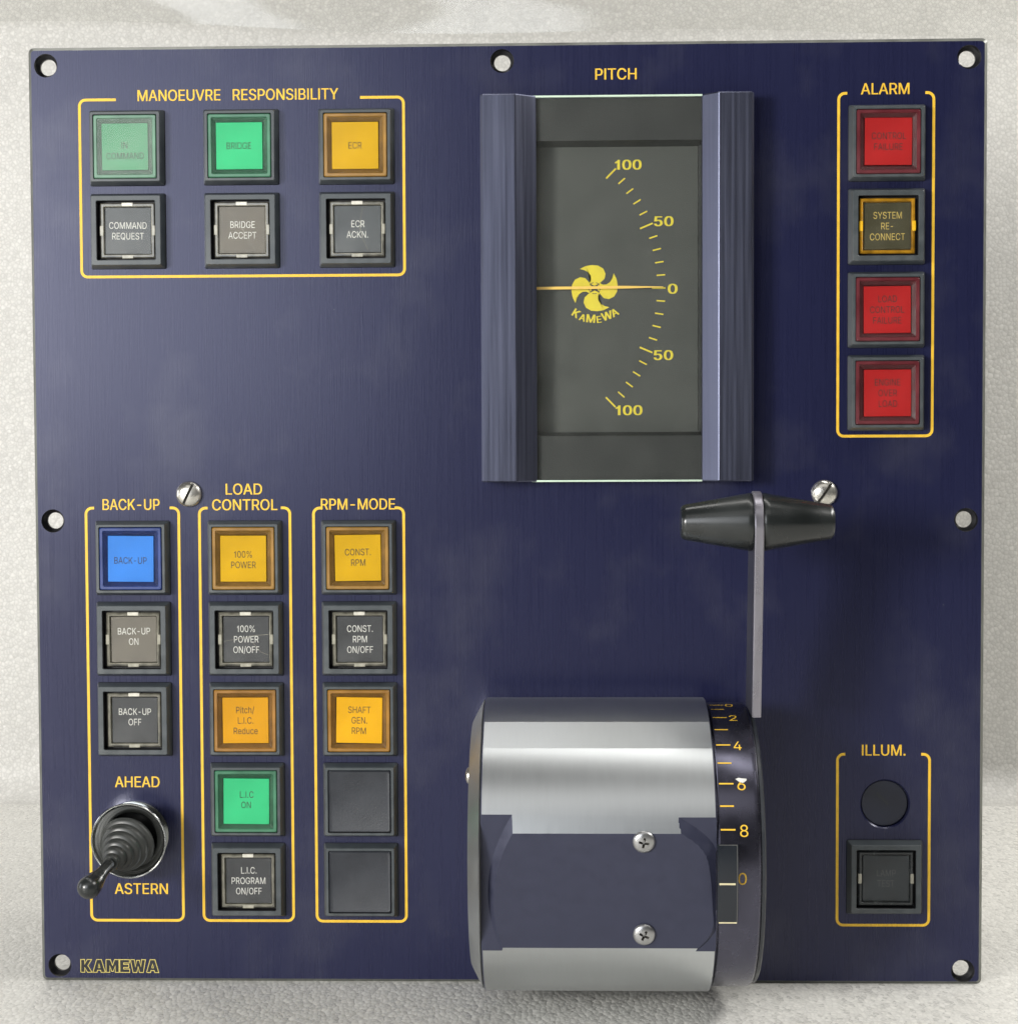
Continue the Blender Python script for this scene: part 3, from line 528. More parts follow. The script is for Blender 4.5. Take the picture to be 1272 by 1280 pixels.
# outlined maker's lettering in the lower left corner
BLOCK = [
    (1.08, [(0, 0), (0, 1), (.38, 1), (.38, .66), (.62, 1), (1.05, 1), (.68, .52), (1.08, 0), (.64, 0), (.38, .36), (.38, 0)]),
    (1.18, [(0, 0), (.36, 1), (.82, 1), (1.18, 0), (.78, 0), (.74, .16), (.44, .16), (.40, 0)]),
    (1.24, [(0, 0), (0, 1), (.42, 1), (.62, .55), (.82, 1), (1.24, 1), (1.24, 0), (.88, 0), (.88, .5), (.70, .08), (.54, .08), (.36, .5), (.36, 0)]),
    (0.94, [(0, 0), (0, 1), (.92, 1), (.92, .74), (.36, .74), (.36, .63), (.86, .63), (.86, .39), (.36, .39), (.36, .27), (.94, .27), (.94, 0)]),
    (1.44, [(0, 1), (.38, 1), (.46, .45), (.60, .95), (.86, .95), (1.0, .45), (1.06, 1), (1.44, 1), (1.22, 0), (.86, 0), (.73, .45), (.60, 0), (.24, 0)]),
    (1.18, [(0, 0), (.36, 1), (.82, 1), (1.18, 0), (.78, 0), (.74, .16), (.44, .16), (.40, 0)])]
a, b = pc(12.6, 290.4); x = 0.0; bmf = bmesh.new(); bml = bmesh.new()
for wd_, pts in BLOCK:
    q = [(a + (x + px) * 3.33, b + py * 4.1) for px, py in pts]
    fv, ff = fill_contours([[(px * 1000, py * 1000) for px, py in pts]])
    fq = [bmf.verts.new(P(a + (x + px) * 3.33, b + py * 4.1, 0.05)) for px, py in fv]
    for t in ff: bmf.faces.new([fq[i] for i in t])
    stroke(bml, q + [q[0]], 0.24, 0.05, 0.04)
    if wd_ == 1.18:
        h = [(a + (x + px) * 3.33, b + py * 4.1) for px, py in ((.5, .36), (.68, .36), (.59, .66), (.5, .36))]
        stroke(bml, h, 0.2, 0.05, 0.045)
    x += wd_ + 0.08
build('lettering', bmf, M_BLACKHOLE, plate, smooth=0)
build('lettering_outline', bml, mat('pale_yellow_line', (0.55, 0.45, 0.12), 0.5), plate, smooth=0)

# illumination dimmer recess
bm = bmesh.new()
lathe(bm, [(-2.1, 7.2), (-1.5, 7.2), (-1.3, 7.0), (-1.3, 0.6)], n=56)
dim = build('dimmer_disc', bm, mat('dimmer_plastic', (0.013, 0.016, 0.030), 0.42, var=0.3, scale=90), panel, loc(265.6, 236.3))
bm = bmesh.new(); stroke(bm, [(-2.4, 3.2), (1.2, -0.4)], 0.8, -1.3, 0.05); build('dimmer_slot', bm, M_BEZDARK, dim, smooth=0)

# ------------------------------------------------------------------ push buttons
def bezel_mesh(inner):
    bm = bmesh.new()
    loft(bm, [rr(23.6, 23.4, 0.6, 0, 3), rr(23.4, 23.2, 0.6, 0.5, 3), rr(21.6, 21.4, 0.5, 3.6, 3), rr(21.3, 21.1, 0.4, 3.75, 3),
              rr(inner + 0.25, inner + 0.25, 0.4, 3.75, 3), rr(inner, inner, 0.4, 3.6, 3), rr(inner, inner, 0.4, 0.3, 3)],
         False, True, mis=[1, 0, 0, 0, 0, 1])
    bmesh.ops.recalc_face_normals(bm, faces=bm.faces)
    me = bpy.data.meshes.new('bezel'); bm.to_mesh(me); bm.free(); me.transform(Matrix.Scale(MM, 4))
    me.materials.append(M_BEZEL); me.materials.append(M_WELL)
    for p in me.polygons: p.use_smooth = True
    me.set_sharp_from_angle(angle=math.radians(25))
    return me
BZ_LAMP, BZ_KEY = bezel_mesh(19.7), bezel_mesh(18.3)
def sheet(bm, wd, ht, w0, w1, ca=0, cb=0, r=0.25, ch=0.1):
    loft(bm, [rr(wd, ht, r, w0, 2, ca, cb), rr(wd, ht, r, w1 - ch, 2, ca, cb), rr(wd - 2 * ch, ht - 2 * ch, r, w1, 2, ca, cb)], True, True)
def legend(parent, lines, m, w, ca=0, cb=0, h=2.05, pitch=3.28, jig=0.12, xs=0.78):
    bm = bmesh.new(); n = len(lines)
    for i, s in enumerate(lines):
        if not s: continue
        text(bm, s, ca + random.uniform(-jig, jig), cb + (n - 1) / 2 * pitch - i * pitch, h, xs=xs, w=w)
    build('lettering', bm, m, parent, smooth=0)
def lamp_button(u, v, kind, lines, label, cb=0.0, tilt=0.0, xs=0.78, ink=None):
    root = link('push_button', BZ_LAMP, panel, loc(u, v), label)
    rim, card, well = LENS[kind]
    bm = bmesh.new()
    loft(bm, [rr(19.4, 19.4, 0.5, 0.6, 3), rr(19.4, 19.4, 0.5, 3.5, 3), rr(18.9, 18.9, 0.6, 3.85, 3), rr(17.5, 17.5, 0.5, 3.85, 3),
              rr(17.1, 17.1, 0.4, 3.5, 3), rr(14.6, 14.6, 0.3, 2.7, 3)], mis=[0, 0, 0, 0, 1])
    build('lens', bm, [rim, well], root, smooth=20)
    rz = math.radians(tilt + random.uniform(-0.6, 0.6))
    bm = bmesh.new(); sheet(bm, 14.35, 14.35, 1.6, 3.05, r=0.15)
    c = build('legend_card', bm, card, root, rot=(0, rz, 0), smooth=20, loc=off(random.uniform(-.12, .12), random.uniform(-.1, .1)))
    legend(c, lines, ink or M_TXTD, 3.08, 0, cb, xs=xs)
    bm = bmesh.new(); sheet(bm, 17.3, 17.3, 3.60, 3.80)
    build('lens_cover', bm, M_VEILED if kind == 'pale_green' else M_CLEAR, root, smooth=20)
    return root
def key_button(u, v, lines, label, card=None, cb=0.0, rim=None, tab=None, ink=None, cracks=(), ca=0.35, xs=0.78, sides='tblr', worn=False, depth=0.0):
    root = link('push_button', BZ_KEY, panel, loc(u, v), label)
    rim = rim or M_RIMCLR; tab = tab or M_TAB
    d = depth
    bm = bmesh.new()
    loft(bm, [rr(16.9, 16.9, 0.3, 0.5, 3), rr(16.9, 16.9, 0.3, 2.2 + d, 3), rr(16.3, 16.3, 0.3, 2.6 + d, 3), rr(15.2, 15.2, 0.3, 2.6 + d, 3),
              rr(14.9, 14.9, 0.25, 2.1 + d, 3), rr(14.4, 14.4, 0.2, 1.5 + d, 3)])
    le = build('lens', bm, rim, root, loc=off(ca - 0.05, 0), smooth=20)
    bm = bmesh.new(); loft(bm, [rr(14.75, 14.75, 0.2, 2.28 + d, 2), rr(15.15, 15.15, 0.25, 2.68 + d, 2), rr(15.35, 15.35, 0.25, 2.68 + d, 2), rr(15.45, 15.45, 0.25, 2.5 + d, 2)])
    build('lens_edge', bm, M_LEDGE if tab is M_TAB else rim, le, smooth=20)
    for sd, (x, y) in dict(t=(0, 8.05), b=(0, -8.05), l=(-8.05, 0), r=(8.05, 0)).items():
        if sd in sides:
            bm = bmesh.new()
            if x: box(bm, -0.55, 0.55, -1.55, 1.55, 0.6, 2.75 + d, 0.15)
            else: box(bm, -1.75, 1.75, -0.55, 0.55, 0.6, 2.75 + d, 0.15)
            build('lens_tab', bm, tab if (sd == 't' or tab is not M_TAB) else M_LEDGE, le, off(x, y), smooth=20)  # top tab lighter than the rest: brighter light put into its colour
    rz = math.radians(random.uniform(-0.8, 0.8))
    bm = bmesh.new(); sheet(bm, 14.3, 14.3, 1.2, 1.95 + d, r=0.15)
    c = build('legend_card', bm, card or M_CARD, root, loc=off(ca, 0), rot=(0, rz, 0), smooth=20)
    legend(c, lines, ink or M_TXTW, 1.98 + d, 0, cb, xs=xs)
    for pts in cracks:
        bm = bmesh.new(); stroke(bm, pts, 0.10, 2.0 + d, 0.02); build('crack', bm, M_LEDGE, c, smooth=0)
    bm = bmesh.new(); sheet(bm, 15.2, 15.2, 2.30 + d, 2.45 + d)
    build('lens_cover', bm, M_CLEAR, root, loc=off(ca - 0.05, 0), smooth=20)
    return root
def blank_button(u, v, label):
    root = link('push_button', BZ_LAMP, panel, loc(u, v), label)
    bm = bmesh.new(); loft(bm, [rr(19.4, 19.4, 0.5, 0.6, 3), rr(19.4, 19.4, 0.5, 3.2, 3), rr(18.7, 18.7, 0.6, 3.6, 3), rr(17.8, 17.8, 0.6, 3.45, 3)], False, True)
    build('blank_cap', bm, M_BLANK, root, smooth=25)

CX = (30.9, 66.4, 102.2)
lamp_button(CX[0], 31.4, 'pale_green', ['IN', 'COMMAND'], 'pale green button with painted reflection haze reading IN COMMAND', cb=-1.2)
lamp_button(CX[1], 31.4, 'green', ['BRIDGE'], 'green button reading BRIDGE')
lamp_button(CX[2], 31.5, 'amber', ['ECR'], 'amber button reading ECR')
key_button(CX[0], 57.1, ['COMMAND', 'REQUEST'], 'clear button reading COMMAND REQUEST', M_CARDGREY)
key_button(CX[1], 57.1, ['BRIDGE', 'ACCEPT'], 'cracked clear button reading BRIDGE ACCEPT', M_CARDTAN, cracks=([(-3.6, 5.5), (-0.4, 1), (2.2, -3.4), (3.8, -6)],))
key_button(CX[2], 57.1, ['ECR', 'ACKN.'], 'cracked clear button reading ECR ACKN.', M_CARDGREY, cracks=([(1.6, 6.5), (0.9, 3.5), (0.8, 0), (1.6, -3), (3.2, -6.6)],))
LC = (31.0, 66.3, 101.9)
RW = [158.9 + 25.4 * i for i in range(5)]
lamp_button(LC[0], RW[0], 'blue', ['BACK-UP'], 'blue button reading BACK-UP', cb=-0.5)
key_button(LC[0], RW[1], ['BACK-UP', 'ON', ''], 'clear button with taupe card reading BACK-UP ON', M_CARDTAN, cb=-1.6 + 0.9)
key_button(LC[0], RW[2], ['BACK-UP', 'OFF'], 'clear button reading BACK-UP OFF', M_CARD, cb=1.0, sides='tb')
lamp_button(LC[1], RW[0], 'amber', ['100%', 'POWER'], 'amber button reading 100% POWER', cb=-0.3)
key_button(LC[1], RW[1], ['100%', 'POWER', 'ON/OFF'], 'clear button reading 100% POWER ON/OFF', M_CARD, cracks=([(-7, -0.6), (-2, 0.2), (3, 1.2), (7, 1.5)], [(2, -1), (4.5, -4), (7, -5)]))
lamp_button(LC[1], RW[2], 'orange', ['Pitch/', 'L.I.C.', 'Reduce'], 'orange button reading Pitch/ L.I.C. Reduce')
lamp_button(LC[1], RW[3], 'green', ['L.I.C', 'ON'], 'green button reading L.I.C ON', cb=0.5)
key_button(LC[1], RW[4], ['L.I.C.', 'PROGRAM', 'ON/OFF'], 'clear button reading L.I.C. PROGRAM ON/OFF', M_CARD, sides='tb')
lamp_button(LC[2], RW[0], 'amber', ['CONST.', 'RPM'], 'amber button reading CONST. RPM', cb=0.2)
key_button(LC[2], RW[1], ['CONST.', 'RPM', 'ON/OFF'], 'clear button reading CONST. RPM ON/OFF', M_CARD)
lamp_button(LC[2], RW[2], 'bright_amber', ['SHAFT', 'GEN.', 'RPM'], 'amber button reading SHAFT GEN. RPM', tilt=1.0)
blank_button(LC[2], RW[3], 'blank dark button below SHAFT GEN. RPM')
blank_button(LC[2], RW[4], 'blank dark button at the bottom of the RPM-MODE column')
AX, AR = 265.2, [31.9 + 25.5 * i for i in range(4)]
lamp_button(AX, AR[0], 'red', ['CONTROL', 'FAILURE'], 'red button reading CONTROL FAILURE')
key_button(AX, AR[1], ['SYSTEM', 'RE-', 'CONNECT'], 'amber rimmed dark button reading SYSTEM RE-CONNECT', M_CARDOLIVE, rim=M_AMBERCLR, tab=M_AMBERTAB, ink=M_TXTY, ca=0, sides='lr')
lamp_button(AX, AR[2], 'red', ['LOAD', 'CONTROL', 'FAILURE'], 'red button reading LOAD CONTROL FAILURE')
lamp_button(AX, AR[3], 'red', ['ENGINE', 'OVER', 'LOAD'], 'red button reading ENGINE OVER LOAD')
key_button(265.4, 259.2, ['LAMP', 'TEST'], 'shaded clear button reading LAMP TEST', mat('shaded_card', (0.030, 0.036, 0.042), 0.5, var=0.3, scale=120), ca=0.2, sides='lr', rim=mat('shaded_rim', (0.030, 0.034, 0.036), 0.25, var=0.4, scale=200), tab=M_LEDGE, ink=mat('shaded_print', (0.085, 0.088, 0.088), 0.6))  # drum shadow is put into the darker card, rim and print colours

# ------------------------------------------------------------------ pitch gauge
GU, GV = 182.3, 76.3                       # gauge middle on the plate
HH = 59.0                                  # half height
bm = bmesh.new(); box(bm, -26.2, 26.2, -47.5, 47.5, -3.38, -2.7)
gauge = build('pitch_gauge', bm, M_WELL, panel, loc(GU, GV))
for sg in (-1, 1):
    prof = [(41.5, 0.02), (41.5, 7.9), (40.7, 8.8), (31.0, 8.8), (30.7, 8.7), (26.2, 4.2), (26.2, 0.02)]
    if sg < 0: prof[5:] = [(24.6, 4.2), (24.6, 0.02)]  # left slope widened to take in the strip shaded by the rail
    bm = bmesh.new()
    lp = lambda y, e=0: [P(sg * (x - (0.3 if x > 41 else 0) * e), y, max(0.02, z - 0.35 * e * (z > 4.3))) for x, z in prof]
    loft(bm, [lp(-HH, 1), lp(-HH + 0.35), lp(HH - 0.35), lp(HH, 1)], True, True)
    build('rail', bm, M_RAIL, gauge, smooth=15)
def gp(px, py, w=0.0):                     # photo measure on the dial -> gauge mm, 4.02 px per mm at the plate
    k = (560 - w) / 2251.75
    return ((px - 700.0) * k + 164.75 - GU - (py - 545) * 0.0009, GV - 121.3 - (py - 545.0) * k + (px - 760) * -0.0010)
dw = -2.5
bm = bmesh.new(); box(bm, -26.1, 26.1, -47.2, 47.2, -2.69, dw); dial = build('dial', bm, M_DIAL, gauge)
bm = bmesh.new()                           # top and bottom mask with bevelled inner lips
for s, e in ((1, 45.6), (-1, 45.0)):
    loft(bm, [[P(x, s * y, w) for x, y in ((-26.1, e - 1.2), (26.1, e - 1.2), (26.1, HH - 0.5), (-26.1, HH - 0.5))] for w in (dw + 0.02,)] +
             [[P(x, s * y, w) for x, y in ((-26.1, e), (26.1, e), (26.1, HH - 0.5), (-26.1, HH - 0.5))] for w in (2.6,)], True, True)
    if s > 0: box(bm, 25.3, 26.05, -43.5, 44, dw + 0.02, 2.4)
build('mask', bm, M_MASK, gauge, smooth=20)
bm = bmesh.new()
cpx, cpy = 624.0, 361.3
for i in range(-10, 11):
    t = math.radians(4.55 * i); big = i % 5 == 0
    r0, r1 = (190 if big else 196.5), 207
    q0 = gp(cpx + r0 * math.cos(t), cpy - r0 * math.sin(t), dw); q1 = gp(cpx + r1 * math.cos(t), cpy - r1 * math.sin(t), dw)
    stroke(bm, [q0, q1], 0.50 if big else 0.42, dw, 0.05)
for s, px, py, wd in (('100', 784.5, 209, 7.9), ('50', 828.5, 278.8, 5.7), ('0', 839.8, 362.3, 2.7), ('50', 828.5, 444.5, 5.7), ('100', 786, 513, 8.0)):
    a, b = gp(px, py, dw); text(bm, s, a, b, 3.0, width=wd, w=dw + 0.05, weight='b')
build('scale_marking', bm, M_DIALYEL, dial, smooth=0)
# propeller emblem with curved lettering
bm = bmesh.new(); blade = [(405, 250), (470, 218), (540, 206), (610, 212), (668, 245), (696, 305), (684, 362), (640, 402), (600, 425), (572, 440), (540, 425), (515, 408), (533, 372), (530, 330), (505, 292), (460, 265)]
ec = Vector((572, 466)); k = 1 / 9.086
for q in range(4):
    c_, s_ = math.cos(q * math.pi / 2), math.sin(q * math.pi / 2)
    pts = []
    for x, y in blade:
        d = Vector((x, y)) - ec; d = Vector((d.x * c_ - d.y * s_, d.x * s_ + d.y * c_)) * 1.0 + ec
        pts.append(gp(680 + d.x * k, 310 + d.y * k, dw))
    bm.faces.new([bm.verts.new(P(x, y, dw + 0.05)) for x, y in pts])
hub = gp(680 + ec.x * k, 310 + ec.y * k, dw)
for j in range(5):
    t0 = math.radians(72 * j + 30); stroke(bm, [(hub[0] + 1.75 * math.cos(t0 + f), hub[1] + 1.75 * math.sin(t0 + f)) for f in (0, .2, .4, .6, .8)], 0.2, dw, 0.07, 1)
for ch, x, y, rot, h in (('K', 365, 750, -33, 2.5), ('A', 437, 798, -19, 2.1), ('M', 530, 808, -5, 2.5), ('E', 622, 818, 7, 2.1), ('W', 712, 778, 18, 2.5), ('A', 798, 742, 30, 2.3)):
    a, b = gp(680 + x * k, 310 + y * k, dw); text(bm, ch, a, b, h, xs=1.0, w=dw + 0.05, rot=math.radians(rot), weight='b')
bmesh.ops.triangulate(bm, faces=[f for f in bm.faces if len(f.verts) > 4])
build('emblem', bm, [M_DIALYEL, M_DIAL], dial, smooth=0)
bm = bmesh.new()
a0, b0 = gp(660, 361.5, -0.8); a1, b1 = gp(828, 360.0, -0.8); xm = a1 - 12
loft(bm, [[P(a0, b0 - .42, w), P(xm, b1 - .42, w), P(a1, b1 - .12, w), P(a1, b1 + .12, w), P(xm, b1 + .42, w), P(a0, b0 + .42, w)] for w in (-1.0, -0.65)], True, True)
build('pointer', bm, M_POINT, gauge, smooth=0)
bm = bmesh.new(); sheet(bm, 52.2, 2 * HH - 0.9, 3.2, 4.1, r=0.2); glass = build('glass', bm, M_GLASS, gauge, smooth=20)
for y0 in (HH - 0.43, -HH - 0.12):
    bm = bmesh.new(); box(bm, -26.15, 26.15, y0, y0 + 0.55, 3.0, 4.3); build('glass_edge', bm, M_GEDGE, glass, smooth=20)

# ------------------------------------------------------------------ slotted mounting screws
def slot_screw(u, v, ang, r=4.05, h=2.6):
    bm = bmesh.new()
    lathe(bm, [(0.02, r * 0.95), (0.5, r)] + [(0.5 + (h - 0.5) * math.sin(math.radians(t)), r * math.cos(math.radians(t))) for t in range(10, 90, 10)] + [(h, 0.05)], n=48)
    bmesh.ops.recalc_face_normals(bm, faces=bm.faces)
    me = bpy.data.meshes.new('s'); bm.to_mesh(me); bm.free()
    c = bmesh.new(); box(c, -6, 6, -0.42, 0.42, h - 1.25, h + 2)
    bmesh.ops.rotate(c, verts=c.verts, cent=(0, 0, 0), matrix=Matrix.Rotation(-math.radians(ang), 3, 'Y'))
    me = boolean(me, [c]); me.materials.clear(); me.materials.append(M_STEEL); me.materials.append(M_SLOT)
    for p in me.polygons:
        p.use_smooth = True
        d = p.center.x * math.sin(math.radians(ang)) - p.center.z * math.cos(math.radians(ang))
        p.material_index = 1 if (abs(d) < 0.40 and p.center.y > -h + 0.9 and p.center.y < -1.0 and p.normal.y < -0.98) else 0
    me.transform(Matrix.Scale(MM, 4)); me.set_sharp_from_angle(angle=math.radians(30))
    o = link('mounting_screw', me, panel, loc(u, v)); return o
slot_screw(48.9, 138.9, 64); slot_screw(246.4, 139.2, 55)

# ------------------------------------------------------------------ toggle switch
tx = Vector((-4.6, -6.6, 30.0)).normalized()
bm = bmesh.new()
lathe(bm, [(0.02, 10.6), (1.2, 10.6), (1.2, 9.8), (3, 9.8), (6.5, 10.9), (9.2, 11.7), (9.8, 11.8), (10.0, 11.6), (9.9, 11.3), (8.9, 10.7), (8.0, 9.0), (7.6, 8.4)], n=64, cap1=False)
tog = build('toggle_switch', bm, M_CHROME, panel, loc(30.7, 246.2))
bm = bmesh.new()
prof = [(6.5, 8.6), (7.0, 8.8)]
for i in range(5):
    d0 = 7.2 + i * 2.5; r0 = 8.9 - i * 1.3
    prof += [(d0, r0), (d0 + 0.9, r0 - 0.05), (d0 + 1.5, r0 - 0.5), (d0 + 1.8, r0 - 1.25)]
prof += [(20.2, 2.7), (21.0, 2.4)]
lathe(bm, prof, o=(0, 0, 0), axis=tx, n=56)
build('boot', bm, M_RUBBER, tog, smooth=50)
bm = bmesh.new()
prof = [(18.5, 1.75), (24, 1.75), (28, 1.9), (31, 2.4), (33.5, 3.0), (35.5, 3.3)] + [(37.3 + 3.45 * math.sin(math.radians(t)), 3.45 * math.cos(math.radians(t))) for t in range(-10, 90, 10)] + [(40.75, 0.05)]
lathe(bm, prof, axis=tx, n=40)
build('bat_handle', bm, M_BLACKPL, tog, smooth=60)

# ------------------------------------------------------------------ pitch lever: drum, scale ring, arm, handle
DU, DV, AXW, RB, RR_ = 164.72, 243.9, 20.0, 43.5, 42.0
def cyl(a, phi, r): return P(a, r * math.sin(phi), AXW + r * math.cos(phi))
angs = []
t = -180.0
while t < 179.9:
    if not (50.1 < t < 64.9): angs.append(math.radians(t))
    t += 2.5
def drum_loop(a, r): return [cyl(a, t_, r) for t_ in angs]
X0, X1 = -22.6, 43.4
bm = bmesh.new()
loft(bm, [drum_loop(X0, RB - 0.35), drum_loop(X0 + 0.35, RB), drum_loop(X1 - 0.3, RB), drum_loop(X1, RB - 0.3)], True, True)
bmesh.ops.recalc_face_normals(bm, faces=bm.faces)
me = bpy.data.meshes.new('d'); bm.to_mesh(me); bm.free()
TILT = math.radians(-7.0); PS, PD = 40.1, 37.9
nd = (math.cos(TILT), math.sin(TILT)); td = (-math.sin(TILT), math.cos(TILT))     # (w, b) normal and chord direction
def cutp(a, tt, d): return P(a, nd[1] * d + td[1] * tt, AXW + nd[0] * d + td[0] * tt)
c0 = bmesh.new()
loft(c0, [[cutp(a, tt, d) for a, tt in ((-60, -40), (60, -40), (60, 40), (-60, 40))] for d in (PS, 60)], True, True)
def end_cut(fx, side, d_in, d_out, bev):
    """deeper flat at one end of the cover, its floor dropping from d_in to d_out, with a sloping shoulder"""
    c = bmesh.new(); T = [-30 + 1.5 * i for i in range(41)]; loops = []
    def fl(tt): return d_in + (PS - 0.5 - d_in) * (19 - tt) / 36
    bot = [cutp(fx(tt), tt, fl(tt)) for tt in T] + [cutp(side * 70, 30, fl(30)), cutp(side * 70, -30, fl(-30))]
    top = []
    for tt in T:
        k = (PS + 4 - fl(tt)) / (PS - d_in) * bev
        top.append(cutp(fx(tt) - side * k * (1 + 0.75 * (max(tt, 0) / 15.5) ** 2 if side > 0 else 1), tt, PS + 4))
    top += [cutp(side * 70, 30, PS + 4), cutp(side * 70, -30, PS + 4)]
    loft(c, [bot, top], True, True); return c
cl = end_cut(lambda q: min(-20.6 + 0.0135 * (q + 1) ** 2, -8), -1, 37.9, 37.9, 2.9)
cr_ = end_cut(lambda q: 43.9 - 0.078 * max(0, abs(q) - 9.0) ** 2, 1, 38.2, 38.0, 3.0)
me = boolean(me, [c0, cl, cr_])
bmA = bmesh.new(); bmA.from_mesh(me); bmB = bmA.copy()
def silver(f):
    c = f.calc_center_median(); rad = Vector((0, c.y + AXW, c.z)); r = rad.length
    if abs(f.normal.x) > 0.9 and (c.x < X0 + 0.01 or c.x > X1 - 0.01): return True
    return r > 42.3 and f.normal.dot(rad.normalized()) > 0.975
bmA.faces.ensure_lookup_table(); bmB.faces.ensure_lookup_table()
fl = [silver(f) for f in bmA.faces]
bmesh.ops.delete(bmA, geom=[f for f, s in zip(bmA.faces, fl) if not s], context='FACES')
bmesh.ops.delete(bmB, geom=[f for f, s in zip(bmB.faces, fl) if s], context='FACES')
def keep(name, b, m, parent, location, ang):
    mm2 = bpy.data.meshes.new(name); b.to_mesh(mm2); b.free(); mm2.materials.clear(); mm2.materials.append(m)
    mm2.transform(Matrix.Scale(MM, 4))
    for p in mm2.polygons: p.use_smooth = True; p.material_index = 0
    mm2.set_sharp_from_angle(angle=math.radians(ang))
    return link(name, mm2, parent, location)
lever = keep('pitch_lever', bmA, M_SILVER, panel, loc(DU, DV), 4.5)
keep('front_cover', bmB, M_COVER, lever, (0, 0, 0), 12)
# left end cap with a thin gap
bm = bmesh.new()
lathe(bm, [(X0 + 0.1, RB - 1.3), (X0 - 0.25, RB - 1.3)], o=(0, 0, AXW), axis=(1, 0, 0), n=120)
build('cap_gap', bm, M_WELL, lever, smooth=20)
bm = bmesh.new()
lathe(bm, [(X0 - 0.25, RB - 0.9), (X0 - 0.5, RB - 0.6), (X0 - 3.6, RB - 6.5), (X0 - 3.9, RB - 7.2)], o=(0, 0, AXW), axis=(1, 0, 0), n=120)
build('end_cap', bm, M_CAP, lever, smooth=20)
bm = bmesh.new()
lathe(bm, [(X0 - 3.8, 2.6), (X0 - 4.6, 2.3), (X0 - 5.1, 1.2), (X0 - 5.1, 0.1)], o=(0, 24.0, AXW + 20), axis=(1, 0, 0), n=24)
build('cap_screw', bm, M_STEEL, lever)
# scale ring
Y1 = 56.3
bm = bmesh.new()
lathe(bm, [(43.2, 40.2), (44.0, 40.2), (44.05, RR_ - 0.2), (44.3, RR_), (Y1 - 2.2, RR_), (Y1 - 1.2, RR_ - 0.25), (Y1 - 0.5, RR_ - 0.9), (Y1, RR_ - 2.0)], o=(0, 0, AXW), axis=(1, 0, 0), n=160)
ring = build('scale_ring', bm, M_RING, lever, smooth=25)
bm = bmesh.new(); lathe(bm, [(Y1 - 0.3, 41.0), (Y1 + 0.5, 41.0), (Y1 + 0.9, 40.4)], o=(0, 0, AXW), axis=(1, 0, 0), n=120)
build('side_disc', bm, M_BEZDARK, lever, smooth=25)
TICK = [math.radians(89.7 - 9.03 * i) for i in range(11)]; TICK[0] = math.radians(86.5); TICK[1] = math.radians(80.0)
def onring(r): return lambda a, s: cyl(a, s / RR_, r)
bm = bmesh.new(); rw = RR_ + 0.05
for i in range(10):
    s0 = TICK[i] * RR_; la = 4.1 if i % 2 == 0 else 3.9
    for k2 in range(1):
        q = [(44.5, s0 - .22), (44.5 + la, s0 - .22), (44.5 + la, s0 + .22), (44.5, s0 + .22)]
        bm.faces.new([bm.verts.new(cyl(a, s / RR_, rw)) for a, s in q])
for s, i in (('0', 0), ('2', 2), ('4', 4), ('6', 6), ('8', 8), ('0', 10)):
    text(bm, s, 50.2 + (0.10 * i if i < 9 else 0.2), TICK[i] * RR_ - 0.3, 3.3, width=2.3, fn=onring(rw), weight='r')
build('scale_marking', bm, M_YEL, ring, smooth=0)
# a chip of bare white paint over the top of one numeral
bm = bmesh.new(); s0 = TICK[6] * RR_ + 1.1
bm.faces.new([bm.verts.new(cyl(50.9 + 1.5 * math.cos(q / 9 * 6.283) * (1 + 0.25 * math.sin(q * 2.1)), (s0 + 0.75 * math.sin(q / 9 * 6.283) * (1 + 0.3 * math.cos(q * 1.7))) / RR_, RR_ + 0.08)) for q in range(9)])
build('paint_chip', bm, M_TXTW, ring, smooth=0)
# index window fixed to the drum, standing over the ring
f0, f1, f2 = math.radians(12.0), math.radians(-1.9), math.radians(-16.8)
bm = bmesh.new()
for r0, r1, a0, a1 in ((RR_ + 0.3, RR_ + 3.0, 43.3, 49.0),):
    n_ = 10; loops = []
    for i in range(n_ + 1):
        f = f2 + (f0 - f2) * i / n_
        loops.append([cyl(a0, f, r0), cyl(a1, f, r0), cyl(a1, f, r1), cyl(a0, f, r1)])
    loft(bm, loops, True, True)
win = build('index_window', bm, mat('index_block', (0.012, 0.015, 0.020), 0.3), lever, smooth=30)
bm = bmesh.new(); rq = RR_ + 3.06
def bar(a0, a1, f, h): bm.faces.new([bm.verts.new(cyl(a, g, rq)) for a, g in ((a0, f - h), (a1, f - h), (a1, f + h), (a0, f + h))])
bar(43.7, 48.2, f1, 0.006); bar(43.7, 48.7, f2 + 0.005, 0.005); bar(43.7, 48.6, f0 - 0.004, 0.002)
for i in range(8):
    g0, g1 = f2 + (f0 - f2) * i / 8, f2 + (f0 - f2) * (i + 1) / 8
    bm.faces.new([bm.verts.new(cyl(a, g, rq)) for a, g in ((48.62, g0), (48.78, g0), (48.78, g1), (48.62, g1))])
for f in bm.faces: f.material_index = 1 if min(abs(v.co.z) for v in f.verts) > 7.5 and f.calc_center_median().z > 0 or abs(f.calc_center_median().x - 48.7) < 0.3 else 0
build('index_line', bm, [mat('index_line_paint', (0.60, 0.54, 0.34), 0.5), mat('index_edge_paint', (0.10, 0.10, 0.095), 0.4)], win, smooth=0)
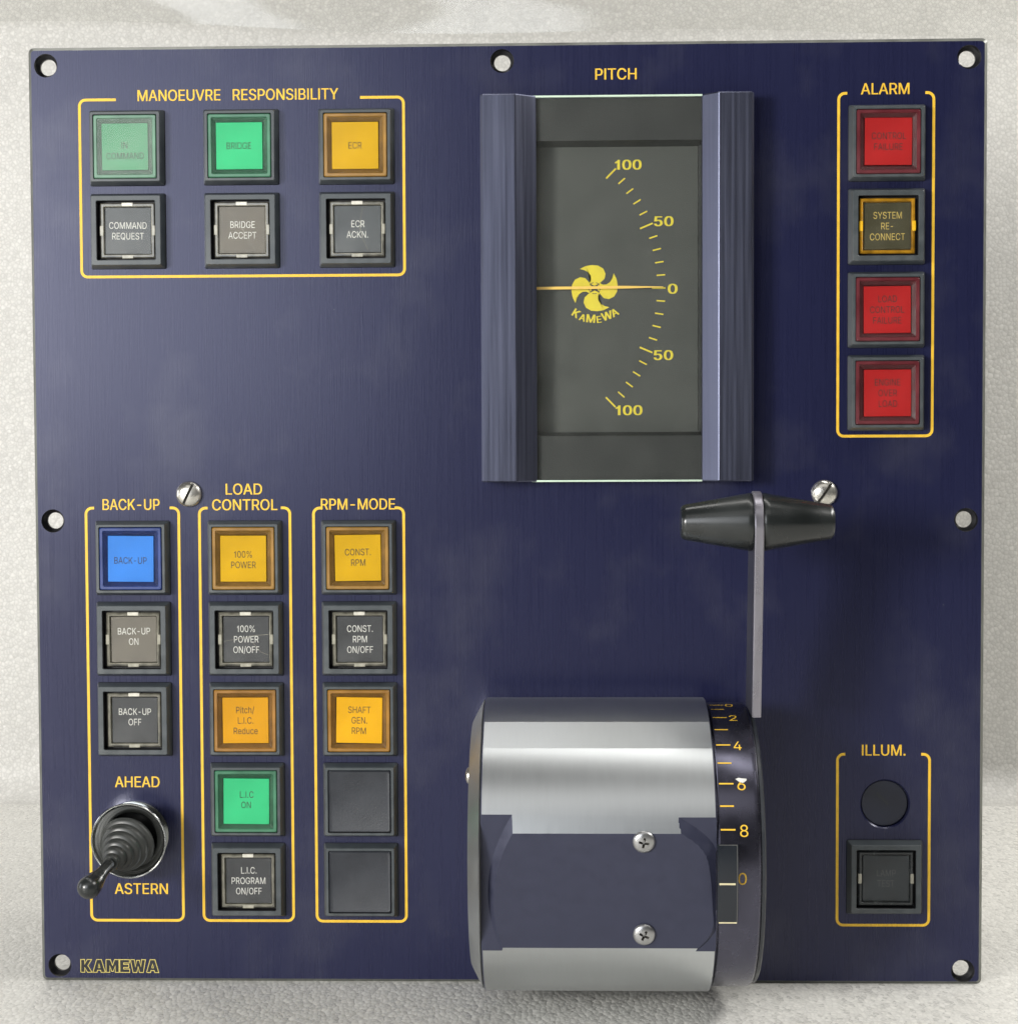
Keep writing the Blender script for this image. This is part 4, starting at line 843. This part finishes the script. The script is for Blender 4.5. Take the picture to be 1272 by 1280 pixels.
# cross-head screws on the cover
def cross_screw(a, tt, ang, r=3.15, h=1.6):
    bm = bmesh.new()
    lathe(bm, [(0, r * 0.96), (0.35, r)] + [(0.35 + (h - 0.35) * math.sin(math.radians(q)), r * math.cos(math.radians(q))) for q in range(12, 90, 13)] + [(h, 0.05)], n=40)
    bmesh.ops.recalc_face_normals(bm, faces=bm.faces)
    me = bpy.data.meshes.new('s'); bm.to_mesh(me); bm.free(); cs = []
    for e in (0, 90):
        c = bmesh.new()
        loft(c, [[P(x * 0.35, y * 0.5, 0.55) for x, y in ((-1.7, -.42), (1.7, -.42), (1.7, .42), (-1.7, .42))], [P(x, y, h + 1) for x, y in ((-2.6, -.5), (2.6, -.5), (2.6, .5), (-2.6, .5))]], True, True)
        bmesh.ops.rotate(c, verts=c.verts, cent=(0, 0, 0), matrix=Matrix.Rotation(math.radians(ang + e), 3, 'Y')); cs.append(c)
    me = boolean(me, cs); me.materials.clear(); me.materials.append(M_STEELD); me.materials.append(M_SLOT)
    for p in me.polygons:
        p.use_smooth = True
        rd = math.hypot(p.center.x, p.center.z)
        dome = Vector((p.center.x * h / r, p.center.y * 1.0 * r / h, p.center.z * h / r)).normalized()
        p.material_index = 1 if (p.normal.dot(dome) < 0.75 and rd < 2.2) else 0
    me.transform(Matrix.Scale(MM, 4)); me.set_sharp_from_angle(angle=math.radians(30))
    q = cutp(a, tt, PS)
    o = link('cover_screw', me, lever, q * MM); o.rotation_euler = (-TILT, 0, 0)
    return o
cross_screw(23.0, 14.6, 10); cross_screw(23.2, -12.6, 25)
# arm and handle
HW, HB = 44.0, DV - 146.1
HA = 220.7 - DU
dirv = Vector((0, HB, HW - AXW)); Ld = dirv.length; dv = dirv.normalized(); pv = Vector((0, -dv.z, dv.y))   # pv points to the viewer side
bm = bmesh.new()
out = []
for i in range(17):
    tt = math.radians(-90 + 180 * i / 16)
    out.append((Ld + 8.9 * math.cos(tt), 8.9 * math.sin(tt)))
out += [(44.4, 9.3), (41.0, -9.3)]
loops = []
for a, ins in ((-1.3, 0.3), (-1.0, 0), (1.0, 0), (1.3, 0.3)):
    lp = []
    for l, c in out:
        cc = c - math.copysign(ins, c) if abs(c) > ins else c
        ll = l - ins if l > Ld else l
        q = Vector((0, 0, AXW)) + dv * ll + pv * cc
        lp.append(P(HA + 0.1 + a + (1 - l / Ld) * 1.1, q.y, q.z))
    loops.append(lp)
loft(bm, loops, True, True, mis=[0, 0, 0])
bm.faces.ensure_lookup_table()
for f in bm.faces:
    f.normal_update()
    if abs(f.normal.x) > 0.9: f.material_index = 1
build('lever_arm', bm, [M_ARM, M_ARMSIDE], lever, smooth=25)
bm = bmesh.new()
for s in (-1, 1):
    pr = [(1.4, 8.1), (2.0, 8.35), (3.2, 8.15), (20.4, 5.1), (21.2, 4.8), (21.7, 4.2), (21.8, 0.1)]
    lathe(bm, [(s * x, r) for x, r in pr], o=(HA + 0.2, HB, HW), axis=(1, 0, 0), n=64)
build('lever_handle', bm, M_BLACKPL, lever, smooth=35)

# ------------------------------------------------------------------ loose plastic film
def film(name, pts_fn, nx, ny, label, seed):
    bm = bmesh.new(); g = [[bm.verts.new(Vector(pts_fn(i / nx, j / ny)) * 1000) for i in range(nx + 1)] for j in range(ny + 1)]
    for j in range(ny):
        for i in range(nx): bm.faces.new((g[j][i], g[j][i + 1], g[j + 1][i + 1], g[j + 1][i]))
    bmesh.ops.recalc_face_normals(bm, faces=bm.faces)
    bmesh.ops.solidify(bm, geom=bm.faces[:], thickness=0.3)
    o = build(name, bm, M_FILM, smooth=60); o['label'] = label; o['category'] = 'plastic film'
    return o
def top_film(s, t):
    x = -0.32 + 0.74 * s
    edge = 0.3575 + 0.006 * math.sin(s * 4.5 + 1.2) + 0.002 * math.sin(s * 13)
    z = edge + (0.47 - edge) * t
    y = 0.272 + 0.0035 * math.sin(s * 9 + 2 * t) + 0.002 * math.sin(s * 21 - 5 * t) + 0.0015 * math.sin(t * 11 + s * 6)
    return (x, y, z)
film('plastic_film', top_film, 160, 30, 'crinkled clear plastic film over the foam above the panel', 3)
def low_film(s, t):
    x = 0.192 + 0.16 * s + 0.022 * t; yy = 0.03 + 0.10 * t
    return (x, yy, 0.0035 + 0.0025 * math.sin(s * 9 + t * 3) + 0.002 * math.sin(t * 14))
film('plastic_film', low_film, 40, 30, 'clear plastic film lying on the floor right of the panel', 4)
